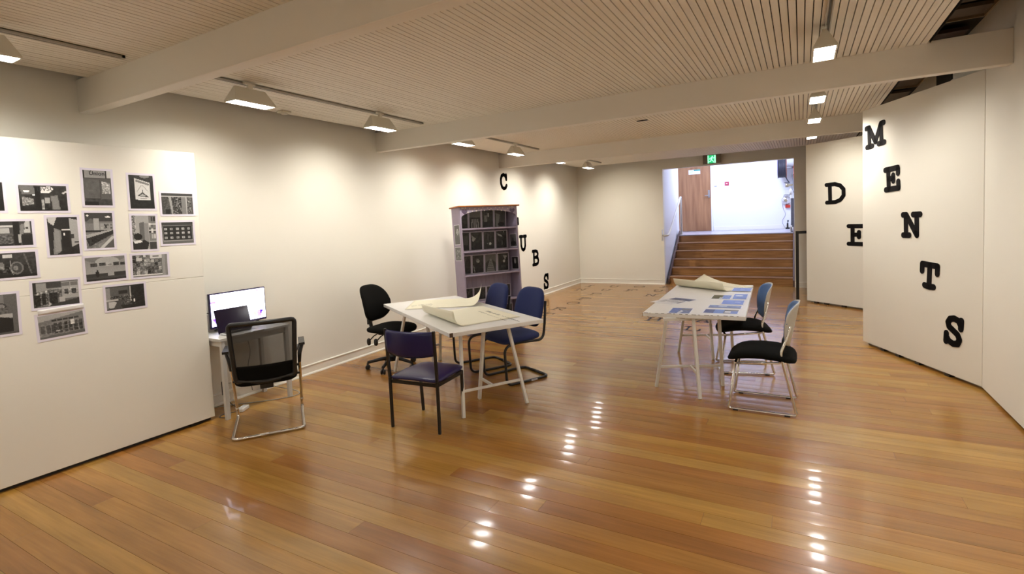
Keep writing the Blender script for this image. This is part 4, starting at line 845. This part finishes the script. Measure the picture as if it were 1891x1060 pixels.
tprint(-.648, 5.26, .285, .15, .03, [('bg', (115, 135, 185)), ('n', 0, 0, 1, 1, 25, 3), ('r', .3, .2, .55, .5, (195, 205, 225)), ('r', 0, .75, 1, 1, (80, 95, 140))], 'blue grey photograph second from the near right table corner')
tprint(-.606, 5.538, .195, .26, .03, [('bg', (110, 140, 220)), ('n', 0, 0, 1, 1, 10, 4), ('r', .6, .35, .85, .5, (185, 200, 240))], 'plain blue photograph third from the near right table corner')
tprint(-.752, 5.86, .18, .26, .02, [('bg', (120, 120, 100)), ('r', .55, 0, 1, 1, (110, 140, 210)), ('r', 0, .2, .5, 1, (92, 92, 70)), ('r', .4, .6, .6, 1, (190, 195, 205)), ('n', 0, 0, 1, 1, 22, 2)], 'half green half blue photograph in the middle of the row')
tprint(-.575, 5.93, .13, .36, .03, [('bg', (110, 140, 215)), ('e', .4, .35, .3, .12, (215, 225, 245)), ('r', .3, .75, 1, .82, (45, 55, 90)), ('n', 0, 0, 1, 1, 14, 3)], 'blue photograph with a white swirl at right table edge', .0005)
tprint(-.605, 6.44, .19, .27, .0, [('bg', (110, 140, 220)), ('n', 0, 0, 1, 1, 8, 4), ('r', .4, .5, .65, .6, (220, 228, 245))], 'blue photograph lying on the cream paper edge', .0045)
o = MB().sheet(4, 4, lambda u, v: (.26*u, .30*v, .0)).build('paper_sheet', whitep); o.matrix_basis = Matrix.Translation((-1.395, 5.365, .7361)) @ Matrix.Rotation(-.36, 4, 'Z')
tag(o, 'blank white sheet tip poking over the left edge of photo table', 'paper')

# ------------------------------------------------------------------ chairs
def chrome_chair(label, x, y, rz):
    t = empty('stacking_chair', (x, y, 0), rz); tag(t, label, 'chair', 'chrome chairs with sky blue backs')
    for s in (-1, 1):
        X = .222*s
        path = rounded([(X*.93, .19, .392), (X, .235, .06), (X*1.01, .250, .012), (X*1.01, -.26, .012), (X, -.245, .06), (X*.98, -.145, .50), (X*.80, -.195, .63), (X*.72, -.215, .72)], .035, 4)
        MB().tube(path, .0105, 10).build('side_frame', chrome, t)
        MB().bb(X*1.01-.014, X*1.01+.014, .17, .21, 0, .012).bb(X*1.01-.014, X*1.01+.014, -.21, -.17, 0, .012).build('foot_glide', blackp, t)
    MB().tube([(-.207, .19, .392), (.207, .19, .392)], .0105).tube([(-.19, .19, .388), (-.215, -.135, .425)], .0095).tube([(.19, .19, .388), (.215, -.135, .425)], .0095).tube([(-.217, -.14, .425), (.217, -.14, .425)], .009).build('seat_rail', chrome, t)
    def sf(a, b, c):
        k = b/.26; return (a*(1-.06*k), b, c+.028*(1-k*k)-.030*max(0, k)**3-.012*max(0, -k)**2+.012*(a/.23)**2)
    MB().ell((0, .0, .437), (.24, .26, .046), .42, .8, 40, 12, fn=sf).build('seat', blackf, t)
    def wid(z): return .14+.085*math.sin(min(1, max(0, z)*1.5)*PI/2)
    def bpos(u, v, off):
        hw = wid(v)*(1-.35*max(0, v-.8)**2/.04) if v > .8 else wid(v)
        X = u*hw; zz = .525+.375*v; yy = -.205-.075*v+.085*(X/.23)**2*.9+off; return (X, yy, zz+(-.02*(u*u) if v > .6 else .0)+(.03*u*u if v < .2 else 0))
    MB().sheet(16, 14, lambda u, v: bpos(1-2*u, v, -.006), .006).build('back_shell', shellm, t)
    MB().sheet(16, 14, lambda u, v: bpos((1-2*u)*.93, .03+.94*v, .012), -.014).build('back_pad', pbluem, t)
    return t
chrome_chair('chrome chair nearest the viewer at photo table, black seat and sky blue back', -.30, 4.755, PI/2)
chrome_chair('chrome chair tucked farther under photo table, black seat and sky blue back', -.545, 5.80, PI/2+.22)

def vinyl_chair():
    t = empty('vinyl_chair', (-2.735, 3.312, 0), .08); tag(t, 'indigo vinyl chair on square black legs, nearest at the writing table', 'chair')
    for s in (-1, 1):
        MB().bar((s*.228, -.2, 0), (s*.228, -.2, .42), .022, .022).bar((s*.228, -.2, .42), (s*.232, -.222, .825), .022, .022).build('leg', blackt, t, bevel=.003)
        MB().bar((s*.205, .205, 0), (s*.215, .195, .40), .022, .024).build('leg', blackt, t, bevel=.003)
    MB().bb(-.228, -.212, -.2, .2, .372, .398).bb(.212, .228, -.2, .2, .372, .398).bb(-.21, .21, .18, .196, .372, .398).bb(-.21, .21, -.2, -.184, .372, .398).build('seat_frame', blackt, t)
    def sf(a, b, c): return (a*(1-.04*b/.24), b, c+.010*(1-(a/.23)**2)-.012*max(0, -b/.24)**4*0+(-.010*(b/.245)**2 if c > 0 else 0))
    MB().ell((0, .02, .418), (.226, .235, .024), .22, .45, 44, 10, fn=sf).build('seat', vinylm, t)
    def band(u, v, off):
        X = -.225+.45*u; bow = -.045*(1-(X/.225)**2); zz = .625+.195*v+(.0)*(1-(X/.225)**2)-(.018*(1-(X/.225)**2) if v < .5 else 0)*(1-v*2)
        th = .017*math.sin(PI*min(1, max(0, v)))**.4
        return (X, -.212+bow-.012*v+(th if off else -th), zz)
    q = MB(); n = 20; k = 12; vs = []
    ring = [(v/k, 1) for v in range(k+1)]+[(1-v/k, 0) for v in range(1, k)]
    for i in range(n+1):
        for v, f_ in ring: vs.append(band(i/n, v, f_))
    K = len(ring); fs = [(i*K+j, i*K+(j+1) % K, (i+1)*K+(j+1) % K, (i+1)*K+j) for i in range(n) for j in range(K)]
    fs.append(tuple(range(K))[::-1]); fs.append(tuple(range(n*K, n*K+K)))
    q.add(vs, fs, 0, True); o = q.build('backrest', vinylm, t)
    bm = bmesh.new(); bm.from_mesh(o.data); bmesh.ops.recalc_face_normals(bm, faces=bm.faces); bm.to_mesh(o.data); bm.free()
    MB().bar((-.222, -.222, .648), (.222, -.222, .648), .012, .012).build('back_rail', blackt, t)
    return t
vinyl_chair()

def cantilever(label, x, y, rz, sticker=False):
    t = empty('cantilever_chair', (x, y, 0), rz); tag(t, label, 'chair', 'blue fabric cantilever chairs')
    for s in (-1, 1):
        X = s*.222
        path = rounded([(0, -.285, .014), (X, -.285, .014), (X, .235, .014), (X*.985, .245, .40), (X*.97, .10, .425), (X*.97, -.235, .405), (X*.97, -.262, .55), (X*.93, -.292, .80)], .075, 6)
        MB().tube(path, .0135, 12).build('side_frame', blackt, t)
    MB().tube([(-.217, .12, .415), (.217, .12, .415)], .010).tube([(-.215, -.12, .41), (.215, -.12, .41)], .010).build('seat_rail', blackt, t)
    def sf(a, b, c): k = b/.24; return (a*(1+.03*k), b, c-.022*max(0, k)**3+.008*(1-(a/.23)**2)-.006*(1-k*k)*0)
    MB().ell((0, .005, .452), (.240, .24, .040), .45, .6, 40, 12, fn=sf).build('seat', bluef, t)
    def bf(a, b, c):   # a: across, b: up, c: thickness
        w_ = 1-.10*(b/.19) if b > 0 else 1
        return (a*w_, -.258-.10*(b/.38)+c+.028*(a/.22)**2, .735+b)
    MB().ell((0, 0, 0), (.245, .195, .034), .52, .6, 40, 10, fn=bf).build('back_pad', bluef, t)
    MB().ell((0, 0, -.026), (.226, .183, .016), .5, .5, 32, 8, fn=bf).build('back_shell', blackp, t)
    if sticker:
        o = MB().bb(-.0145-.222, -.0075-.222, -.13, -.055, .006, .022).build('white_sticker', whitep, t)
        text_obj('VOXEN', .017, inkm, t, Matrix.Translation((-.2373, -.0925, .0145)) @ Matrix.Rotation(-PI/2, 4, 'Z') @ Matrix.Rotation(PI/2, 4, 'X'))
    return t
cantilever('blue fabric cantilever chair at the table corner, nearer of two', -2.655, 4.635, PI-.475, True)
cantilever('blue fabric cantilever chair between bookcase and table, farther of two', -3.225, 4.885, PI-.555)

def office_chair(x, y, rz, base=.3):
    t = empty('office_chair', (x, y, 0), rz); tag(t, 'black office swivel chair on five castor base by left wall', 'chair')
    for k in range(5):
        a = 2*PI*k/5+base; c, s = math.cos(a), math.sin(a)
        L = MB().tube([(c*.03, s*.03, .115), (c*.15, s*.15, .105), (c*.285, s*.285, .078)], .02, 8, rs=[.024, .021, .016]).build('base_arm', blackp, t)
        q = MB(); d = Vector((c, s, 0)); n = Vector((-s, c, 0)); p = d*.285+Vector((0, 0, .027))
        for sg in (-1, 1):
            R = Matrix((d, Vector((0, 0, 1)), n)).transposed(); m_ = MB().lathe([(.020, -.009), (.027, -.006), (.027, .006), (.020, .009)], 16)
            q.add([tuple(R @ Vector(v)+p+n*sg*.016) for v in m_.v], m_.f, 0, True)
        q.tube([(c*.285, s*.285, .03), (c*.285, s*.285, .078)], .011, 8).build('castor', blackp, t)
    MB().lathe([(.045, .08), (.04, .14), (.027, .15), (.027, .28), (.018, .285), (.018, .40)], 18).build('gas_column', blackp, t)
    MB().bb(-.09, .09, -.12, .10, .395, .43).build('seat_plate', blackp, t, bevel=.006)
    for s, yy in ((1, -.13), (1, -.03)):
        MB().tube([(.07, yy, .41), (.14, yy-.01, .392), (.19, yy-.02, .36)], .007, 8).ell((.205, yy-.03, .34), (.018, .024, .042), .8, .8, 12, 8).build('lever', blackp, t)
    MB().ell((0, .02, .465), (.245, .255, .04), .6, .6, 40, 12, fn=lambda a, b, c: (a, b, c-.02*max(0, b/.25)**2+.01*(a/.24)**2)).build('seat', blackf, t)
    MB().tube(rounded([(0, -.06, .42), (0, -.27, .42), (0, -.30, .56), (0, -.275, .72)], .05), .022, 8).bb(-.03, .03, -.315, -.285, .5, .62).build('back_stalk', blackp, t)
    def bf(a, b, c):
        w_ = 1-.16*max(0, b/.2) if b > 0 else 1-.10*(b/.2)**2; return (a*w_, -.245-.09*(b/.2)*.6+c+.045*(a/.22)**2+.02*math.cos(b/.2*2.6), .765+b)
    MB().ell((0, 0, 0), (.24, .205, .032), .6, .55, 40, 10, fn=bf).build('back_pad', blackf, t)
    MB().ell((0, 0, -.026), (.225, .19, .014), .6, .5, 32, 8, fn=bf).build('back_shell', blackp, t)
    return t
office_chair(-4.19, 4.46, -1.47, 2.77)

def mesh_chair(x, y, rz):
    t = empty('mesh_chair', (x, y, 0), rz); tag(t, 'black mesh back armchair on chrome sled base at the small desk', 'chair')
    for s in (-1, 1):
        X = .265*s
        path = rounded([(0, -.30, .013), (X, -.30, .013), (X, .27, .013), (X*1.0, .23, .12), (X*1.0, .03, .45), (X*1.0, -.01, .54)], .05, 5)
        MB().tube(path, .0125, 12).build('side_frame', chrome, t)
        MB().lathe([(.014, 0), (.014, .03)], 10, (X, .235, .08)).build('collar', chrome, t)
        arm = [(X, -.01, .50), (X*1.02, -.02, .58), (X*1.10, .03, .655), (X*1.12, .16, .668)]
        MB().tube(arm, .02, 10, rs=[.014, .018, .022, .018]).box((X*1.10, .06, .668), (.05, .27, .02)).tube([(X*1.0, -.06, .655), (X*.86, -.21, .63)], .014, 8).build('armrest', blackp, t)
        MB().bb(X-.012, X+.012, -.24, -.21, -.0, .004).build('foot_glide', blackp, t)
    MB().tube([(-.265, .02, .47), (.265, .02, .47)], .011).bb(-.05, .05, -.14, -.04, .345, .385).tube([(-.262, .0, .40), (.262, .0, .40)], .010).build('seat_beam', blackp, t)
    MB().ell((0, .045, .425), (.245, .25, .048), .4, .6, 40, 12, fn=lambda a, b, c: (a, b, c-.018*max(0, b/.25)**2)).build('seat', blackf, t)
    def bp(X, z):   # back surface
        v = (z-.42)/.49; return (X, -.205-.055*v+.05*(X/.245)**2-.02*math.sin(PI*min(1, max(0, v))), z)
    def hw(z): return .218+.027*(z-.42)/.49
    loop = rclosed([bp(-hw(.44), .44), bp(0, .42), bp(hw(.44), .44), bp(hw(.60), .60), bp(hw(.75), .75), bp(hw(.915), .915), bp(.12, .917), bp(0, .918), bp(-.12, .917), bp(-hw(.915), .915), bp(-hw(.75), .75), bp(-hw(.60), .60)], .03, 3)
    MB().tube(loop, .019, 10, closed=True).build('back_frame', blackp, t)
    MB().sheet(14, 12, lambda u, v: bp((1-2*u)*hw(.56+.34*v), .555+.345*v), .002).build('mesh_panel', meshm, t)
    q = MB().sheet(14, 6, lambda u, v: bp((1-2*u)*hw(.43+.13*v), .43+.135*v), .012); q.build('lumbar_band', blackf, t)
    return t
mesh_chair(-4.02, 2.735, .93)

# ------------------------------------------------------------------ desk, monitor, laptop, cables
dk = empty('desk', (-4.89, 2.592, 0)); tag(dk, 'small pale grey desk with square legs against the left wall', 'desk')
MB().bb(0, .46, 0, .71, .705, .73).build('desk_top', greyt, dk, bevel=.002)
MB().bb(.42, .445, .02, .69, .655, .704).bb(.015, .04, .02, .69, .655, .704).bb(.02, .44, .02, .045, .655, .704).bb(.02, .44, .665, .69, .655, .704).build('apron', greyt, dk)
for ax, ay in ((.435, .035), (.435, .675), (.03, .035), (.03, .675)):
    MB().bb(ax-.018, ax+.018, ay-.018, ay+.018, 0, .704).build('leg', greyt, dk, bevel=.002)
mo = empty('monitor', (-4.775, 3.01, .73)); tag(mo, 'wide glowing monitor with dark violet bezel on the desk', 'monitor')
MB().bb(-.03, 0, -.285, .285, .035, .365).build('casing', purplem, mo, bevel=.004)
im = paint(57, 33, [('bg', 250), ('r', 0, .2, .09, .26, (120, 90, 200)), ('r', .10, .19, .16, .22, (225, 215, 250)), ('r', .78, .03, .84, .07, (255, 160, 180)), ('r', .85, .03, .89, .07, (90, 60, 180)), ('p', [(.76, .74), (.86, .73), (.86, .95), (.77, .95)], (250, 170, 110)), ('p', [(.85, .73), (.95, .71), (.90, .95), (.84, .95)], (150, 90, 220)), ('p', [(.90, .73), (.95, .71), (.93, .84), (.89, .86)], (50, 20, 110)), ('p', [(0, .75), (.1, .76), (.08, .95)], (90, 50, 190)), ('n', .76, .7, .95, .95, 25, 1.2)], (1, 1, 1))
scr = print_mesh('screen', .550, .300, .001, im*np.array((.86, .86, 1.0)), None, paper=(.05, .02, .15), m=screenm)
scr.parent = mo; scr.matrix_basis = Matrix(((0, 0, 1, .0005), (1, 0, 0, 0), (0, 1, 0, .205), (0, 0, 0, 1)))
for yy in (-.20, .20): MB().tube(rounded([(-.015, yy, .04), (-.015, yy, .012), (.07, yy+.02, .006)], .02), .007, 8).tube([(-.015, yy, .03), (-.09, yy, .006)], .007, 8).build('stand_foot', blackp, mo)
lp = empty('laptop', (-4.60, 2.86, .731), -.04); tag(lp, 'open laptop with dark screen and silver base before the monitor', 'laptop')
MB().bb(-.01, .20, -.155, .155, 0, .014).build('base', silverm, lp, bevel=.003)
MB().bb(.01, .11, -.135, .135, .0135, .0155).build('keyboard', blackp, lp)
MB().box((-.045, 0, .112), (.008, .32, .225), mtx=Matrix.Rotation(-.26, 3, 'Y')).build('lid', lapm, lp, bevel=.002)
o = MB().tube(rounded([(-4.79, 2.75, .91), (-4.80, 2.67, .93), (-4.78, 2.62, .86), (-4.77, 2.63, .78), (-4.74, 2.67, .735)], .06), .004, 8).build('video_cable', blackp); tag(o, 'black cable looping from monitor side down to desk', 'cable')
ps = empty('power_board', (-4.55, 2.83, 0), .5); tag(ps, 'white power board lying on the floor under desk', 'power board')
MB().bb(-.03, .03, -.06, .06, 0, .032).build('block', whitepl, ps, bevel=.005); MB().bb(-.018, .018, -.045, -.012, .0315, .034).bb(-.018, .018, .012, .045, .0315, .034).build('socket', greyt, ps)
path = rounded([(-4.86, 2.74, .012), (-4.80, 2.85, .005), (-4.71, 2.94, .005), (-4.535, 3.106, .005), (-4.42, 3.28, .005), (-4.43, 3.37, .006), (-4.52, 3.40, .012), (-4.80, 3.20, .11), (-4.88, 3.05, .17), (-4.89, 2.85, .20)], .12)
o = MB().tube(path, .004, 6).build('floor_cable', greycord); tag(o, 'grey cable looping across the floor under the desk', 'cable')
o = MB().tube(rounded([(-4.55, 2.76, .01), (-4.62, 2.68, .006), (-4.56, 2.60, .006), (-4.48, 2.66, .006), (-4.56, 2.72, .006)], .04), .0035, 6).build('floor_cable', mat('dark cord', lc=(.05, .045, .04), rough=.5)); tag(o, 'short dark cord looped beside the power board', 'cable')
ad = empty('power_adapter', (-4.62, 2.72, .17)); tag(ad, 'black power adapter dangling behind the front desk leg', 'adapter')
MB().bb(-.02, .02, -.025, .025, 0, .13).build('brick', blackp, ad, bevel=.006)
MB().tube(rounded([(0, 0, .12), (.0, -.01, .3), (.02, -.03, .535)], .1), .003, 6).tube(rounded([(0, 0, .01), (.02, .03, -.1), (.07, .1, -.155)], .05), .003, 6).build('cord', blackp, ad)
o = MB().tube(rounded([(-4.88, 3.13, .74), (-4.895, 3.14, .6), (-4.885, 3.17, .45), (-4.893, 3.12, .3), (-4.88, 3.15, .05)], .1), .003, 6).build('hanging_cable', blackp); tag(o, 'thin black cord hanging down the wall behind the desk', 'cable')

# ------------------------------------------------------------------ black barrier by the stair
br = empty('barrier_frame', (-.068, 10.36, 0)); tag(br, 'black square tube barrier standing between stair and panel', 'barrier')
MB().bb(-.024, .024, -.024, .024, 0, 1.25).build('post', blackt, br, bevel=.002)
MB().bb(.9-.024, .9+.024, -.024+.6, .024+.6, 0, 1.25).build('post', blackt, br, bevel=.002)
MB().bar((.0, 0, 1.226), (.9, .6, 1.226), .048, .046).build('top_rail', blackt, br, bevel=.002)

# ------------------------------------------------------------------ track lights
def track(name, x, y0, y1, label):
    t = empty(name, (x, (y0+y1)/2, ZC)); L = (y1-y0)/2
    tag(t, label, 'track')
    MB().bb(-.018, -.010, -L, L, -.020, 0).bb(.010, .018, -L, L, -.020, 0).bb(-.018, .018, -L, L, -.006, -.0005).bb(-.018, .018, -L, -L+.02, -.02, 0).bb(-.018, .018, L-.02, L, -.02, 0).build('rail', trackm, t)
    MB().bb(-.004, .004, -L+.02, L-.02, -.012, -.006).build('conductor', blackp, t)
for x, a, b, lb in ((-3.99, -1.2, 1.84, 'grey light track at far left of the ceiling, nearest bay'), (-3.98, 2.38, 4.98, 'grey light track along left side of ceiling, second bay'), (-3.97, 5.60, 8.12, 'grey light track along left side of ceiling, third bay'), (-3.93, 8.7, 11.2, 'grey light track along left side of ceiling, last bay'),
                    (.165, -1.0, 1.80, 'grey light track along right side, nearest bay'), (.165, 2.1, 4.50, 'grey light track along right side, top of picture'), (.165, 5.5, 7.6, 'grey light track along right side, beyond the long beam'), (.165, 8.6, 10.6, 'grey light track along right side, last bay')):
    track('light_track', x, a, b, lb)
def make_lamp():
    t = empty('track_light', (0, 0, 0))
    # truncated tent housing, open below
    bx, by, zt, zb = .070, .185, -.035, -.165
    tx, ty = .008, .135
    V = [(-bx, -by, zb), (bx, -by, zb), (bx, by, zb), (-bx, by, zb), (-bx, -by, zb+.012), (bx, -by, zb+.012), (bx, by, zb+.012), (-bx, by, zb+.012), (-tx, -ty, zt), (tx, -ty, zt), (tx, ty, zt), (-tx, ty, zt)]
    i_ = .008
    V += [(-bx+i_, -by+i_, zb), (bx-i_, -by+i_, zb), (bx-i_, by-i_, zb), (-bx+i_, by-i_, zb), (-bx+i_, -by+i_, zb+.016), (bx-i_, -by+i_, zb+.016), (bx-i_, by-i_, zb+.016), (-bx+i_, by-i_, zb+.016)]
    F = [(0, 1, 5, 4), (1, 2, 6, 5), (2, 3, 7, 6), (3, 0, 4, 7), (4, 5, 9, 8), (5, 6, 10, 9), (6, 7, 11, 10), (7, 4, 8, 11), (8, 9, 10, 11), (0, 12, 13, 1), (1, 13, 14, 2), (2, 14, 15, 3), (3, 15, 12, 0), (12, 16, 17, 13), (13, 17, 18, 14), (14, 18, 19, 15), (15, 19, 16, 12), (16, 19, 18, 17)]
    MB().add(V, F).build('housing', fixm, t)
    MB().bb(-bx+i_+.001, bx-i_-.001, -by+i_+.001, by-i_-.001, zb+.006, zb+.012).build('lens', lensm, t)
    mb = MB()
    for k in range(9): mb.bb(-bx+i_, bx-i_, -by+.02+k*.04, -by+.022+k*.04, zb+.001, zb+.006)
    mb.build('louvre', chromed, t)
    MB().bb(-.012, .012, -.02, .02, -.055, .006).bb(-.014, .014, -.05, .045, -.006, .014).build('stem', fixm, t)
    return t
proto = make_lamp()
def place_lamp(x, y, label, wash, first=[True]):
    t = proto if first[0] else copy_tree(proto); first[0] = False
    t.location = (x, y, ZC-.022); t.rotation_euler.z = random.uniform(-.03, .03)
    tag(t, label, 'ceiling light', 'track lights')
    dx, el, pw_ = wash
    if y > 6.5: pw_ *= 1.5
    ld = bpy.data.lights.new('lamp_beam', 'SPOT'); ld.energy = pw_; ld.color = LAMP_COL; ld.spot_size = math.radians(112); ld.spot_blend = 1.0; ld.shadow_soft_size = .06
    lo = bpy.data.objects.new('lamp_beam', ld); COL.objects.link(lo); lo.location = (x+.0, y, ZC-.022-.18)
    d = Vector((dx*math.cos(el), 0, math.sin(el)))
    if dx > 0 and y > 8: d = Vector((.35, .62, -.70))
    lo.rotation_euler = d.to_track_quat('-Z', 'Y').to_euler()
LW = (-1, -.88, WASH_W); RW = (1, -.95, WASH_R)
for y, lb in ((1.08, 'white track light cut by the left picture edge'), (2.71, 'white track light nearest left wall, beyond the first beam'), (4.21, 'white track light just before the long beam on the left'),
              (5.76, 'white track light just beyond the long beam on the left'), (7.22, 'white track light fourth along the left wall, over the letter C'), (8.87, 'white track light just beyond the third beam on the left'), (10.38, 'farthest white track light on the left, by the back corner')):
    place_lamp(-3.93, y, lb, LW)
for y, lb in ((4.20, 'white track light with bright lens, largest on the right'), (5.92, 'white track light on the right, just beyond the long beam'), (7.30, 'white track light on the right, before third beam'), (8.95, 'farthest track light on the right, above the letter D panel'), (2.5, 'track light on the right above the picture'), (.9, 'track light on the right behind the viewer'), (-.7, 'rearmost track light on the right')):
    place_lamp(.145, y, lb, RW)
el_ = bpy.data.lights.new('lamp_beam', 'SPOT'); el_.energy = 42; el_.color = LAMP_COL; el_.spot_size = math.radians(100); el_.spot_blend = 1; el_.shadow_soft_size = .06
eo = bpy.data.objects.new('lamp_beam', el_); COL.objects.link(eo); eo.location = (-3.93, 10.45, 2.68); eo.rotation_euler = Vector((.1, .75, -.65)).to_track_quat('-Z', 'Y').to_euler()

sd = MB().bb(-4.68, -4.58, 3.51, 3.61, 2.858, 2.879).lathe([(.03, 2.845), (.038, 2.86)], 14, (-4.63, 3.56, 0)).build('smoke_detector', fixm, bevel=.004)
tag(sd, 'small square ceiling sensor near the left wall', 'sensor')
